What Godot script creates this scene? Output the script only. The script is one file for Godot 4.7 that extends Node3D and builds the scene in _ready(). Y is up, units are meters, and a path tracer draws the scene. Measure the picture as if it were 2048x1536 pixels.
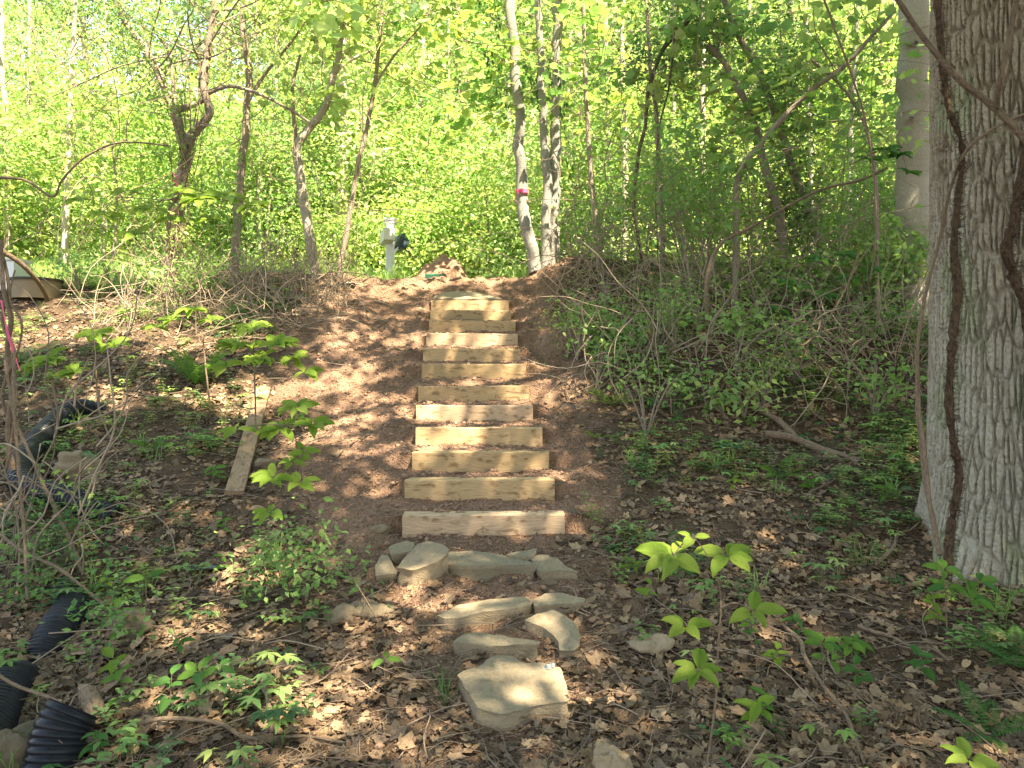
extends Node3D
# A woodland bank with timber steps. y is up, metres; the eye is the origin and looks along -z ("d" below is -z).

const F := 1475.0            # focal length in pixels of the 2048-pixel photograph
const CX := 1024.0
const CY := 740.0            # row of the horizon
var SUN := Vector3(0.30, 0.86, 0.41).normalized()
var rng := RandomNumberGenerator.new()
var nz := FastNoiseLite.new()
var nz2 := FastNoiseLite.new()
var nzc := FastNoiseLite.new()
var names := {}
var M := {}
var L := {}

# ------------------------------------------------------------------ mesh builder
class MB:
	var v := PackedVector3Array()
	var n := PackedVector3Array()
	var uv := PackedVector2Array()
	var c := PackedColorArray()
	var i := PackedInt32Array()
	func vert(p: Vector3, t := Vector2.ZERO, col := Color.WHITE) -> int:
		v.append(p); uv.append(t); c.append(col)
		return v.size() - 1
	func tri(a: int, b: int, d: int) -> void:
		i.append(a); i.append(b); i.append(d)
	func quad(a: int, b: int, d: int, e: int) -> void:
		tri(a, b, d); tri(a, d, e)
	func smooth() -> void:
		n.resize(v.size()); n.fill(Vector3.ZERO)
		for k in range(0, i.size(), 3):
			var a := v[i[k]]
			var f := -(v[i[k + 1]] - a).cross(v[i[k + 2]] - a)
			n[i[k]] += f; n[i[k + 1]] += f; n[i[k + 2]] += f
		for k in n.size():
			n[k] = n[k].normalized() if n[k].length_squared() > 1e-20 else Vector3.UP
	func mesh(flat := false) -> ArrayMesh:
		var a := []
		a.resize(Mesh.ARRAY_MAX)
		a[Mesh.ARRAY_VERTEX] = v
		a[Mesh.ARRAY_TEX_UV] = uv
		a[Mesh.ARRAY_COLOR] = c
		a[Mesh.ARRAY_INDEX] = i
		if not flat:
			if n.size() != v.size():
				smooth()
			a[Mesh.ARRAY_NORMAL] = n
		var m := ArrayMesh.new()
		m.add_surface_from_arrays(Mesh.PRIMITIVE_TRIANGLES, a)
		return m
	# swept tube; radius wobble through a noise
	func tube(pts: PackedVector3Array, rad: PackedFloat32Array, sides := 8, wob: FastNoiseLite = null, amp := 0.0, col := Color.WHITE, cap := true) -> void:
		var first := v.size()
		var up := Vector3(0.31, 0.2, 0.93)
		var along := 0.0
		for k in pts.size():
			var t := (pts[mini(k + 1, pts.size() - 1)] - pts[maxi(k - 1, 0)]).normalized()
			if absf(t.dot(up)) > 0.97:
				up = Vector3(0.9, 0.3, 0.1)
			var s := (up - t * up.dot(t)).normalized()
			var w := t.cross(s)
			up = s
			if k > 0:
				along += pts[k].distance_to(pts[k - 1])
			for j in sides + 1:
				var g := TAU * j / sides
				var dir := s * cos(g) + w * sin(g)
				var r := rad[k]
				if wob:
					var q := pts[k] + dir * r
					r *= 1.0 + amp * wob.get_noise_3d(q.x * 60.0, q.y * 25.0, q.z * 60.0)
				vert(pts[k] + dir * r, Vector2(float(j) / sides * TAU * rad[0], along), col)
				n.append(dir)
		var st := sides + 1
		for k in pts.size() - 1:
			for j in sides:
				var a := first + k * st + j
				quad(a, a + st, a + st + 1, a + 1)
		if cap:
			for e in [0, pts.size() - 1]:
				var ce := vert(pts[e], Vector2.ZERO, col)
				var dirn := (pts[e] - pts[1 if e == 0 else e - 1]).normalized()
				n.append(dirn)
				for j in sides:
					var a: int = first + e * st + j
					if e == 0: tri(ce, a, a + 1)
					else: tri(ce, a + 1, a)

# ------------------------------------------------------------------ small helpers
func P(px: float, py: float, d: float) -> Vector3:
	return Vector3((px - CX) / F * d, (CY - py) / F * d, -d)

func hit(px: float, py: float) -> Vector3:
	var d := 1.9
	while d < 60.0:
		var q := P(px, py, d)
		if H(q.x, d) >= q.y:
			break
		d += 0.04 if d < 12.0 else 0.3
	var q2 := P(px, py, d)
	return Vector3(q2.x, H(q2.x, d), -d)

func sst(a: float, b: float, x: float) -> float:
	return smoothstep(a, b, x)

func lerp_at(xs: Array, ys: Array, x: float) -> float:
	if x <= xs[0]: return ys[0]
	for k in range(1, xs.size()):
		if x < xs[k]:
			return lerpf(ys[k - 1], ys[k], (x - xs[k - 1]) / (xs[k] - xs[k - 1]))
	return ys[-1]

func rr(a: float, b: float) -> float:
	return rng.randf_range(a, b)

func rdir() -> Vector3:
	return Vector3(rng.randfn(), rng.randfn(), rng.randfn()).normalized()

func numbered(s: String) -> String:
	var k: int = names.get(s, 0)
	names[s] = k + 1
	return s if k == 0 else "%s_%03d" % [s, k]

func tag(o: Node, label: String, category := "", group := "", kind := "") -> Node:
	if label: o.set_meta("label", label)
	if category: o.set_meta("category", category)
	if group: o.set_meta("group", group)
	if kind: o.set_meta("kind", kind)
	return o

func thing(called: String, at: Vector3, label: String, category: String, group := "") -> Node3D:
	var o := Node3D.new()
	o.name = numbered(called)
	add_child(o)
	o.position = at
	tag(o, label, category, group)
	return o

func part(parent: Node, called: String, mesh: Mesh, mat: Material) -> MeshInstance3D:
	var o := MeshInstance3D.new()
	o.mesh = mesh
	o.material_override = mat
	o.name = called if parent != self else numbered(called)
	parent.add_child(o, true)
	return o

func many(parent: Node, called: String, mesh: Mesh, mat: Material, xf: Array, cols: Array) -> MultiMeshInstance3D:
	var m := MultiMesh.new()
	m.transform_format = MultiMesh.TRANSFORM_3D
	m.use_colors = true
	m.mesh = mesh
	m.instance_count = xf.size()
	for k in xf.size():
		m.set_instance_transform(k, xf[k])
		m.set_instance_color(k, cols[k])
	var o := MultiMeshInstance3D.new()
	o.multimesh = m
	o.material_override = mat
	o.name = called if parent != self else numbered(called)
	parent.add_child(o, true)
	o.set_meta("kind", "stuff")
	return o

func spline(pts: Array, per := 6) -> PackedVector3Array:
	var out := PackedVector3Array()
	for k in pts.size() - 1:
		var a: Vector3 = pts[maxi(k - 1, 0)]
		var b: Vector3 = pts[k]
		var c: Vector3 = pts[k + 1]
		var d: Vector3 = pts[mini(k + 2, pts.size() - 1)]
		for j in per:
			out.append(b.cubic_interpolate(c, a, d, float(j) / per))
	out.append(pts[-1])
	return out

func radii(n: int, r0: float, r1: float, flare := 0.0) -> PackedFloat32Array:
	var out := PackedFloat32Array()
	for k in n:
		var t := float(k) / maxf(1.0, n - 1)
		out.append(lerpf(r0, r1, t) * (1.0 + flare * exp(-t * 14.0)))
	return out

func noise_tex(freq: float, ramp: Array, size := 512, type := FastNoiseLite.TYPE_SIMPLEX_SMOOTH, oct := 5, sd := 1, ret := -1) -> NoiseTexture2D:
	var f := FastNoiseLite.new()
	f.noise_type = type
	f.frequency = freq
	f.fractal_octaves = oct
	f.seed = sd
	if ret >= 0:
		f.cellular_return_type = ret
	var t := NoiseTexture2D.new()
	t.width = size
	t.height = size
	t.seamless = true
	t.noise = f
	if ramp:
		var g := Gradient.new()
		g.offsets = PackedFloat32Array(ramp.map(func(r): return r[0]))
		g.colors = PackedColorArray(ramp.map(func(r): return r[1]))
		t.color_ramp = g
	return t

func lin(r: float, g: float, b: float) -> Color:
	return Color(r, g, b).linear_to_srgb()

func mat(color: Color, rough := 0.8, vc := false) -> StandardMaterial3D:
	var m := StandardMaterial3D.new()
	m.albedo_color = color
	m.roughness = rough
	m.metallic_specular = 0.35
	m.vertex_color_use_as_albedo = vc
	return m

# ------------------------------------------------------------------ the lie of the land
const BD := [4.30, 4.67, 5.08, 5.52, 5.99, 6.37, 6.74, 7.19, 7.70, 8.10, 8.65, 8.98]       # distance of each timber's front
const BT := [-0.845, -0.697, -0.568, -0.434, -0.288, -0.138, 0.055, 0.210, 0.381, 0.544, 0.704, 0.846]
const BM := [967.0, 959.0, 961.0, 958.0, 949.0, 947.0, 947.0, 943.5, 944.0, 944.5, 941.0, 940.0]
const TILT := [0.0, 0.002, 0.003, 0.002, 0.0, 0.003, -0.012, -0.008, -0.008, -0.014, -0.012, -0.008]
const SD := [-20.0, 0.0, 2.42, 2.7, 3.4, 3.85, 4.15, 4.3, 4.67, 5.08, 5.52, 5.99, 6.37, 6.74, 7.19, 7.70, 8.10, 8.65, 8.98, 9.25]
const SY := [-2.6, -1.6, -1.306, -1.263, -1.165, -1.09, -1.0, -0.955, -0.81, -0.67, -0.535, -0.385, -0.235, -0.06, 0.10, 0.28, 0.44, 0.62, 0.76, 0.86]
const CD := [9.25, 9.5, 9.75, 10.1, 14.0, 16.0, 30.0, 60.0, 120.0]
const CYY := [0.86, 1.03, 1.18, 1.23, 1.2, 1.4, 6.2, 19.0, 46.0]
const OD := [9.25, 12.0, 16.0, 30.0, 60.0, 120.0]
const OY := [0.88, 1.55, 2.4, 6.6, 19.0, 46.0]

func stair_x(d: float) -> float:
	var k := lerp_at(BD, BM, d)
	return (k - CX) / F * d

func tread(d: float) -> float:
	for k in range(11, -1, -1):
		if d >= BD[k] + 0.06:
			var y0: float = BT[k] - 0.014
			if k == 11:
				return y0 + (d - BD[k] - 0.06) * 0.25
			var t: float = (d - BD[k] - 0.06) / (BD[k + 1] - BD[k])
			return lerpf(y0, BT[k + 1] - 0.132, sst(0.1, 0.95, t))
	return -0.975

func bare(x: float, d: float) -> float:       # 1 on the freshly dug earth, 0 on the leaf litter
	var xl := lerp_at([2.3, 3.4, 4.2, 4.8, 6.0, 9.0, 9.6], [-0.45, -0.75, -1.25, -1.35, -1.85, -2.55, -2.6], d)
	var xr := lerp_at([2.3, 3.2, 4.3, 5.5, 7.0, 9.0, 9.9], [0.22, 0.34, 0.55, 0.72, 0.62, 0.45, 0.9], d)
	var w := nz.get_noise_2d(x * 90.0, d * 90.0) * 0.35 + nz.get_noise_2d(x * 400.0, d * 400.0) * 0.12
	var m := sst(-0.2, 0.25, x - xl + w) * sst(-0.2, 0.25, xr - x + w)
	return m * sst(10.6, 9.9, d + w) * (0.45 + 0.55 * sst(2.6, 4.2, d))

func H(x: float, d: float) -> float:
	var y: float
	if d < 9.25:
		y = lerp_at(SD, SY, d)
	else:
		var side := sst(2.2, 4.5, absf(x + 0.8))
		y = lerpf(lerp_at(CD, CYY, d), lerp_at(OD, OY, d), side)
		if x < -3.0:
			y -= sst(3.0, 30.0, -x) * sst(9.25, 24.0, d) * 2.0
	y += nz2.get_noise_2d(x * 9.0, d * 9.0) * 0.16 * sst(0.6, 2.0, absf(x + 0.3)) * (1.0 + 2.0 * sst(12.0, 30.0, d))
	# the uncut bank right of the steps stands a little higher, the ditch of the drain pipe lower
	y += 0.30 * sst(0.55, 1.5, x - stair_x(d)) * sst(5.0, 7.5, d) * sst(13.0, 10.0, d)
	y += 0.10 * sst(0.9, 2.2, -(x - stair_x(d))) * sst(6.0, 8.0, d) * sst(12.0, 10.0, d)
	var b := bare(x, d) if d < 11.0 else 0.0
	if d > 4.1 and d < 9.6:
		var u := absf(x - stair_x(d))
		var w := sst(0.70, 0.49, u) * sst(4.15, 4.34, d) * sst(9.55, 9.25, d)
		if w > 0.0:
			y = lerpf(y, tread(d), w)
		b *= lerpf(1.0, 0.35, sst(0.6, 0.45, u))
	if d < 14.0:
		var q := nz.get_noise_2d(x * 260.0 + 31.0, d * 260.0)
		y += b * (q * 0.065 + 1.3 * absf(nz.get_noise_2d(x * 800.0, d * 800.0)) * 0.035 + nz.get_noise_2d(x * 2200.0, d * 2200.0) * 0.012)
		y += (1.0 - b) * (nz.get_noise_2d(x * 170.0, d * 170.0) * 0.03 + nz.get_noise_2d(x * 700.0, d * 700.0) * 0.014)
	return y

func ground_at(x: float, d: float) -> Vector3:
	return Vector3(x, H(x, d), -d)

func grid_lines(lo: float, a: float, b: float, hi: float, fine: float) -> PackedFloat32Array:
	var out := PackedFloat32Array()
	var side := []
	var p := a
	var st := fine
	while p > lo:
		st = minf(st * 1.16, 3.0)
		p -= st
		side.push_front(p)
	out.append_array(PackedFloat32Array(side))
	p = a
	while p < b:
		out.append(p)
		p += fine
	st = fine
	while p < hi:
		out.append(p)
		st = minf(st * 1.13, 3.0)
		p += st
	return out

func build_ground() -> void:
	var xs := grid_lines(-95.0, -4.2, 3.6, 95.0, 0.026)
	var ds := grid_lines(-20.0, 2.2, 10.0, 118.0, 0.026)
	var mb := MB.new()
	var nx := xs.size()
	for d in ds:
		for x in xs:
			var b := bare(x, d) if d < 11.5 else 0.0
			var litter := Color(0.14, 0.10, 0.066)
			var far := sst(10.0, 15.0, d)
			litter = litter.lerp(Color(0.10, 0.11, 0.045), far)
			if d > 10.0 and d < 16.0 and absf(x + 0.5) < 3.2:
				litter = Color(0.17, 0.15, 0.11)
			var soil := Color(0.36, 0.232, 0.155).lerp(Color(0.24, 0.158, 0.105), clampf(0.5 + 1.2 * nz.get_noise_2d(x * 120.0, d * 120.0), 0, 1))
			mb.vert(Vector3(x, H(x, d), -d), Vector2(x, d), litter.lerp(soil, b))
	for r in ds.size() - 1:
		for k in nx - 1:
			var a := r * nx + k
			mb.quad(a, a + nx, a + nx + 1, a + 1)
	var o := part(self, "ground", mb.mesh(), M.ground)
	tag(o, "", "", "", "structure")

# ------------------------------------------------------------------ leaves
func leaf(mb: MB, xf: Transform3D, len: float, wid: float, col := Color.WHITE, fold := 0.25, droop := 0.2) -> void:
	# pointed oval folded along its midrib
	var a := mb.vert(xf * Vector3(0, 0, 0), Vector2(0.5, 0), col)
	var m1 := mb.vert(xf * Vector3(0, -fold * wid * 0.5, len * 0.42), Vector2(0.5, 0.42), col)
	var t := mb.vert(xf * Vector3(0, -droop * len, len), Vector2(0.5, 1), col)
	var l1 := mb.vert(xf * Vector3(-wid * 0.5, 0, len * 0.42), Vector2(0, 0.42), col)
	var r1 := mb.vert(xf * Vector3(wid * 0.5, 0, len * 0.42), Vector2(1, 0.42), col)
	mb.tri(a, m1, l1); mb.tri(l1, m1, t); mb.tri(a, r1, m1); mb.tri(r1, t, m1)

func leaf2(mb: MB, xf: Transform3D, len: float, wid: float, col: Color) -> void:
	var a := mb.vert(xf.origin, Vector2(0.5, 0), col)
	var t := mb.vert(xf * Vector3(0, -0.15 * len, len), Vector2(0.5, 1), col)
	var l := mb.vert(xf * Vector3(-wid * 0.5, wid * 0.12, len * 0.45), Vector2(0, 0.45), col)
	var r := mb.vert(xf * Vector3(wid * 0.5, wid * 0.12, len * 0.45), Vector2(1, 0.45), col)
	mb.tri(a, t, l); mb.tri(a, r, t)

func leaf_fine(len: float, wid: float, droop: float, wave := 0.0) -> ArrayMesh:
	# large leaf: seven stations, midrib sunk, edges waved
	var mb := MB.new()
	var ns := 8
	for k in ns + 1:
		var t := float(k) / ns
		var w := wid * 0.5 * pow(sin(PI * pow(t, 0.8)), 0.75) if k > 0 and k < ns else 0.0
		var y := -droop * len * t * t + 0.06 * len * sin(PI * t)
		for s in [-1.0, -0.5, 0.0, 0.5, 1.0]:
			var e := absf(s) * wid * 0.22 + wave * wid * sin(t * 19.0 + s * 2.0) * absf(s)
			mb.vert(Vector3(s * w, y + e * (1.0 if w > 0.0 else 0.0), len * t), Vector2(s * 0.5 + 0.5, t))
	for k in ns:
		for j in 4:
			var a := k * 5 + j
			mb.quad(a, a + 1, a + 6, a + 5)
	return mb.mesh()

func lobed(mb: MB, xf: Transform3D, size: float, col := Color.WHITE, cup := 0.12) -> void:
	# broad leaf of four or five pointed lobes
	var o := [[0.0, 0.0], [0.28, 0.02], [0.5, 0.18], [0.36, 0.38], [0.54, 0.66], [0.26, 0.72], [0.14, 0.98], [-0.14, 0.98], [-0.26, 0.72], [-0.54, 0.66], [-0.36, 0.38], [-0.5, 0.18], [-0.28, 0.02]]
	var c := mb.vert(xf * Vector3(0, -cup * size, size * 0.42), Vector2(0.5, 0.42), col)
	var f := mb.v.size()
	for q in o:
		mb.vert(xf * Vector3(q[0] * size, -cup * size * (0.3 + 1.1 * q[1] * q[1]) + cup * size * absf(q[0]), q[1] * size), Vector2(q[0] + 0.5, q[1]), col)
	for k in o.size():
		mb.tri(c, f + k, f + (k + 1) % o.size())

func facing(dir: Vector3, up := Vector3.UP) -> Basis:
	var z := dir.normalized()
	var x := up.cross(z)
	x = x.normalized() if x.length() > 0.01 else Vector3.RIGHT
	return Basis(x, z.cross(x), z)

func dead_leaf(kind: int, sd: int) -> ArrayMesh:
	# a fallen leaf, unit length, curled: outline of lobes, two inner rings
	var r := RandomNumberGenerator.new()
	r.seed = sd
	var mb := MB.new()
	var n := 18
	var cu := r.randf_range(0.2, 1.1)
	var cv := r.randf_range(-0.5, 0.7)
	var tw := r.randf_range(-0.6, 0.6)
	var rings := [0.0, 0.5, 1.0]
	var shape := func(u: float, w: float) -> Vector3:
		return Vector3(u * (1.0 - 0.25 * cu * u * u), cu * u * u * 1.1 + cv * (w - 0.5) * (w - 0.5) + tw * u * (w - 0.5), w)
	var out := []
	for k in n:
		var g := TAU * k / n
		var rad := 0.5
		if kind == 0:      # oak
			rad = 0.5 * (1.0 - 0.28 * absf(sin(g * 3.5)) + r.randf_range(-0.06, 0.06))
			out.append(Vector2(sin(g) * rad * 0.72, 0.5 - cos(g) * rad * 1.05))
		elif kind == 1:    # maple or tulip
			rad = 0.5 * (1.0 - 0.42 * absf(sin(g * 2.5)) + r.randf_range(-0.06, 0.06))
			out.append(Vector2(sin(g) * rad * 1.15, 0.5 - cos(g) * rad))
		else:              # plain oval
			out.append(Vector2(sin(g) * 0.26 * r.randf_range(0.9, 1.1), 0.5 - cos(g) * 0.5))
	mb.vert(shape.call(0.0, 0.5), Vector2(0.5, 0.5))
	for q in 2:
		for k in n:
			var p: Vector2 = Vector2(0, 0.5).lerp(out[k], rings[q + 1])
			var s: Vector3 = shape.call(p.x, p.y)
			s.y += r.randf_range(-0.035, 0.035) * (q + 1)
			mb.vert(s, Vector2(p.x + 0.5, p.y))
	for k in n:
		var k2 := (k + 1) % n
		mb.tri(0, 1 + k, 1 + k2)
		mb.quad(1 + k, 1 + n + k, 1 + n + k2, 1 + k2)
	return mb.mesh()

func spray(count: int, size: Vector3, len: float, wid: float, kind: int, sd: int, flat := 0.55) -> ArrayMesh:
	# a twig's worth of leaves; tones differ a little from leaf to leaf
	var r := RandomNumberGenerator.new()
	r.seed = sd
	var mb := MB.new()
	for k in count:
		var p := Vector3(r.randfn(0, 0.42), r.randfn(0, 0.42), r.randfn(0, 0.42)) * size
		var up := (Vector3.UP * flat + Vector3(r.randfn(), r.randfn(), r.randfn()) * 0.5).normalized()
		var dir := Vector3(r.randfn(), r.randfn() * 0.5 - 0.25, r.randfn()).normalized()
		var t := r.randf_range(0.72, 1.25)
		var col := Color(t * r.randf_range(0.9, 1.12), t, t * r.randf_range(0.8, 1.2))
		var s := r.randf_range(0.65, 1.2)
		var xf := Transform3D(facing(dir, up), p)
		if kind == 0:
			leaf(mb, xf, len * s, wid * s, col)
		elif kind == 2:
			leaf2(mb, xf, len * s, wid * s, col)
		else:
			lobed(mb, xf, len * s, col)
	return mb.mesh(true)

func green(kind: int) -> Color:
	var t := rr(0.8, 1.2)
	var c: Color
	match kind:
		0: c = Color(0.415, 0.525, 0.175)     # yellow green
		1: c = Color(0.24, 0.385, 0.12)     # mid green
		2: c = Color(0.48, 0.605, 0.30)     # pale
		3: c = Color(0.105, 0.22, 0.078)     # deep green
		_: c = Color(0.32, 0.47, 0.15)
	return Color(c.r * t * rr(0.9, 1.1), c.g * t, c.b * t * rr(0.8, 1.2))

# ------------------------------------------------------------------ materials
func make_materials() -> void:
	var g := mat(Color.WHITE, 0.95, true)
	g.albedo_texture = noise_tex(0.02, [[0.0, lin(0.45, 0.42, 0.4)], [0.42, lin(0.85, 0.82, 0.8)], [0.6, Color.WHITE], [1.0, lin(0.62, 0.55, 0.5)]], 1024, FastNoiseLite.TYPE_SIMPLEX_SMOOTH, 6, 3)
	g.uv1_triplanar = true
	g.uv1_scale = Vector3(1.7, 1.7, 1.7)
	g.heightmap_enabled = true
	g.heightmap_texture = noise_tex(0.03, [], 1024, FastNoiseLite.TYPE_SIMPLEX_SMOOTH, 6, 8)
	g.heightmap_scale = 3.0
	g.metallic_specular = 0.15
	M.ground = g

	var lf := mat(Color.WHITE, 0.5, true)
	lf.backlight_enabled = true
	lf.backlight = Color(0.97, 1.0, 0.83)
	lf.metallic_specular = 0.3
	M.leaf = lf
	var li := Image.create(96, 160, false, Image.FORMAT_RGB8)
	for y in 160:
		for x in 96:
			var u := absf(x / 95.0 - 0.5) * 2.0
			var v := y / 159.0
			var vein := maxf(sst(0.07, 0.0, u), 0.55 * sst(0.10, 0.0, absf(fposmod(v * 9.0 - u * 1.6, 1.0) - 0.5)))
			var mot := nz.get_noise_2d(x * 9.0, y * 9.0)
			var k := 0.78 + 0.16 * mot
			li.set_pixel(x, y, Color(k * 0.95, k, k * 0.9).lerp(Color(1.0, 1.0, 0.95), vein * 0.45).linear_to_srgb())
	var bl: StandardMaterial3D = lf.duplicate()
	bl.albedo_texture = ImageTexture.create_from_image(li)
	bl.roughness = 0.6
	M.big_leaf = bl
	var dl := mat(Color.WHITE, 0.75, true)
	dl.backlight_enabled = true
	dl.backlight = Color(0.45, 0.4, 0.32)
	dl.albedo_texture = noise_tex(0.02, [[0.0, lin(0.6, 0.55, 0.5)], [0.5, Color.WHITE], [1.0, lin(0.75, 0.66, 0.55)]], 256, FastNoiseLite.TYPE_SIMPLEX_SMOOTH, 4, 21)
	M.dead = dl

	# barks: streaked albedo and relief, stretched along the stem by uv
	for b in [["bark", [0.36, 0.30, 0.23], [0.19, 0.15, 0.11], 0.5], ["pale_bark", [0.46, 0.41, 0.33], [0.27, 0.235, 0.18], 0.3], ["grey_bark", [0.36, 0.345, 0.30], [0.17, 0.15, 0.12], 0.4], ["vine", [0.27, 0.20, 0.135], [0.14, 0.10, 0.07], 0.4], ["dark_vine", [0.17, 0.125, 0.085], [0.09, 0.065, 0.045], 0.4], ["hairy_vine", [0.12, 0.08, 0.05], [0.05, 0.035, 0.025], 0.9]]:
		var m := mat(Color.WHITE, 0.9)
		var hi: Array = b[1]
		var lo: Array = b[2]
		m.albedo_texture = noise_tex(0.02, [[0.15, lin(lo[0], lo[1], lo[2])], [0.5, lin(hi[0], hi[1], hi[2])], [0.75, lin(hi[0] * 0.8, hi[1] * 0.82, hi[2] * 0.8)], [0.95, lin(hi[0] * 1.25, hi[1] * 1.25, hi[2] * 1.2)]], 512, FastNoiseLite.TYPE_SIMPLEX_SMOOTH, 5, 40)
		m.uv1_scale = Vector3(7.0, 2.2, 1)
		m.heightmap_enabled = true
		m.heightmap_texture = noise_tex(0.025, [], 512, FastNoiseLite.TYPE_SIMPLEX_SMOOTH, 5, 41)
		m.heightmap_scale = b[3] * 1.6
		m.metallic_specular = 0.2
		M[b[0]] = m
	var big := mat(Color.WHITE, 0.92, true)
	big.albedo_texture = noise_tex(0.02, [[0.1, lin(0.55, 0.5, 0.44)], [0.45, lin(0.95, 0.95, 0.95)], [0.7, lin(0.82, 0.82, 0.72)], [1.0, lin(0.6, 0.6, 0.55)]], 512, FastNoiseLite.TYPE_SIMPLEX_SMOOTH, 5, 44)
	big.uv1_triplanar = true
	big.uv1_scale = Vector3(3.0, 1.6, 3.0)
	big.heightmap_enabled = true
	big.heightmap_texture = noise_tex(0.05, [], 512, FastNoiseLite.TYPE_SIMPLEX_SMOOTH, 5, 45)
	big.heightmap_scale = 0.8
	big.metallic_specular = 0.2
	M.big_bark = big

	# sawn softwood: long grain drawn pixel by pixel
	var im := Image.create(1024, 128, false, Image.FORMAT_RGB8)
	var f := FastNoiseLite.new()
	f.noise_type = FastNoiseLite.TYPE_SIMPLEX_SMOOTH
	f.fractal_octaves = 3
	f.frequency = 0.01
	for y in 128:
		for x in 1024:
			var wv := f.get_noise_2d(x * 0.35, y * 1.2) * 26.0
			var ring := 0.5 + 0.5 * sin((y + wv) * 0.55)
			var fine := f.get_noise_2d(x * 1.4 + 500.0, y * 34.0)
			var blot := f.get_noise_2d(x * 0.9 + 99.0, y * 2.0 + 77.0)
			var t := clampf(0.50 + 0.28 * ring * ring + 0.34 * fine - 0.12 * maxf(0.0, blot), 0.0, 1.0)
			var stain := clampf(blot * 2.6 - 0.55, 0.0, 1.0)
			var c := Color(0.30, 0.195, 0.105).lerp(Color(0.61, 0.46, 0.305), t).lerp(Color(0.22, 0.145, 0.085), stain * 0.8)
			im.set_pixel(x, y, c.linear_to_srgb())
	var kn := RandomNumberGenerator.new()
	kn.seed = 5
	for k in 5:            # knots and checks
		var q := Vector2(kn.randf() * 1024.0, kn.randf_range(12, 116))
		var kr := kn.randf_range(5.0, 10.0)
		for y in range(-14, 15):
			for x in range(-26, 27):
				var e := Vector2(x / 2.2, y).length() / kr
				var xx := int(q.x) + x
				var yy := int(q.y) + y
				if e < 1.0 and xx >= 0 and xx < 1024 and yy >= 0 and yy < 128:
					im.set_pixel(xx, yy, im.get_pixel(xx, yy).lerp(lin(0.16, 0.09, 0.045), (1.0 - e) * 0.8))
	var wood := mat(Color.WHITE, 0.75)
	wood.albedo_texture = ImageTexture.create_from_image(im)
	wood.heightmap_enabled = true
	wood.heightmap_texture = wood.albedo_texture
	wood.heightmap_scale = 0.12
	wood.metallic_specular = 0.25
	M.wood = wood
	M.woods = [wood]
	for c in [lin(0.92, 0.90, 0.76), lin(0.80, 0.79, 0.66), lin(0.97, 0.94, 0.80)]:
		var w2: StandardMaterial3D = wood.duplicate()
		w2.albedo_color = c
		M.woods.append(w2)
	var old := mat(lin(0.62, 0.58, 0.54), 0.9)
	old.albedo_texture = wood.albedo_texture
	old.heightmap_enabled = true
	old.heightmap_texture = wood.albedo_texture
	old.heightmap_scale = 0.5
	M.old_wood = old

	var st := mat(Color.WHITE, 0.88, true)
	st.albedo_texture = noise_tex(0.012, [[0.1, lin(0.76, 0.70, 0.62)], [0.45, lin(0.95, 0.93, 0.88)], [0.62, Color.WHITE], [0.9, lin(0.8, 0.74, 0.64)]], 1024, FastNoiseLite.TYPE_SIMPLEX_SMOOTH, 6, 61)
	st.uv1_triplanar = true
	st.uv1_scale = Vector3(2.2, 4.5, 2.2)
	st.heightmap_enabled = true
	st.heightmap_texture = noise_tex(0.03, [], 1024, FastNoiseLite.TYPE_SIMPLEX_SMOOTH, 6, 62)
	st.heightmap_scale = 0.35
	st.metallic_specular = 0.25
	M.stone = st

	var pipe := mat(lin(0.016, 0.018, 0.022), 0.5)
	pipe.metallic_specular = 0.3
	pipe.roughness_texture = noise_tex(0.02, [[0.2, Color(0.5, 0.5, 0.5)], [0.8, Color(1, 1, 1)]], 256)
	M.pipe = pipe
	M.white = mat(lin(0.74, 0.76, 0.74), 0.45)
	M.cream = mat(lin(0.66, 0.66, 0.56), 0.5)
	M.navy = mat(lin(0.045, 0.065, 0.085), 0.4)
	M.pink = mat(lin(0.85, 0.17, 0.31), 0.5)
	M.pink.backlight_enabled = true
	M.pink.backlight = Color(0.9, 0.3, 0.5)
	M.foil = mat(lin(0.33, 0.36, 0.34), 0.3)
	M.foil.metallic = 0.6
	M.sheet = mat(lin(0.42, 0.46, 0.43), 0.5)
	M.slate = mat(lin(0.10, 0.11, 0.13), 0.6)
	M.tank = mat(lin(0.26, 0.20, 0.125), 0.85)
	M.tankdark = mat(lin(0.06, 0.055, 0.04), 0.8)
	M.green_lid = mat(lin(0.02, 0.085, 0.05), 0.7)
	M.plain = mat(Color.WHITE, 0.9, true)

func make_leaves() -> void:
	L.small = [spray(26, Vector3(0.55, 0.34, 0.55), 0.10, 0.055, 0, 1), spray(26, Vector3(0.6, 0.3, 0.5), 0.105, 0.06, 0, 2), spray(24, Vector3(0.5, 0.4, 0.55), 0.095, 0.05, 0, 3)]
	L.broad = [spray(13, Vector3(0.55, 0.22, 0.55), 0.135, 0.0, 1, 4, 1.2), spray(12, Vector3(0.5, 0.2, 0.6), 0.145, 0.0, 1, 5, 1.2)]
	L.fine = [spray(30, Vector3(0.34, 0.22, 0.34), 0.06, 0.034, 0, 6), spray(30, Vector3(0.36, 0.25, 0.3), 0.055, 0.034, 0, 7)]
	L.canopy = [spray(40, Vector3(0.46, 0.25, 0.46), 0.14, 0.11, 2, 8, 1.4), spray(40, Vector3(0.48, 0.27, 0.44), 0.14, 0.10, 2, 9, 1.4)]
	L.big = [leaf_fine(1.0, 0.48, 0.10, 0.03), leaf_fine(1.0, 0.43, 0.18, 0.05), leaf_fine(1.0, 0.52, 0.04, 0.04)]
	L.dead = []
	for k in 9:
		L.dead.append(dead_leaf(k % 3, 100 + k))

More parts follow.
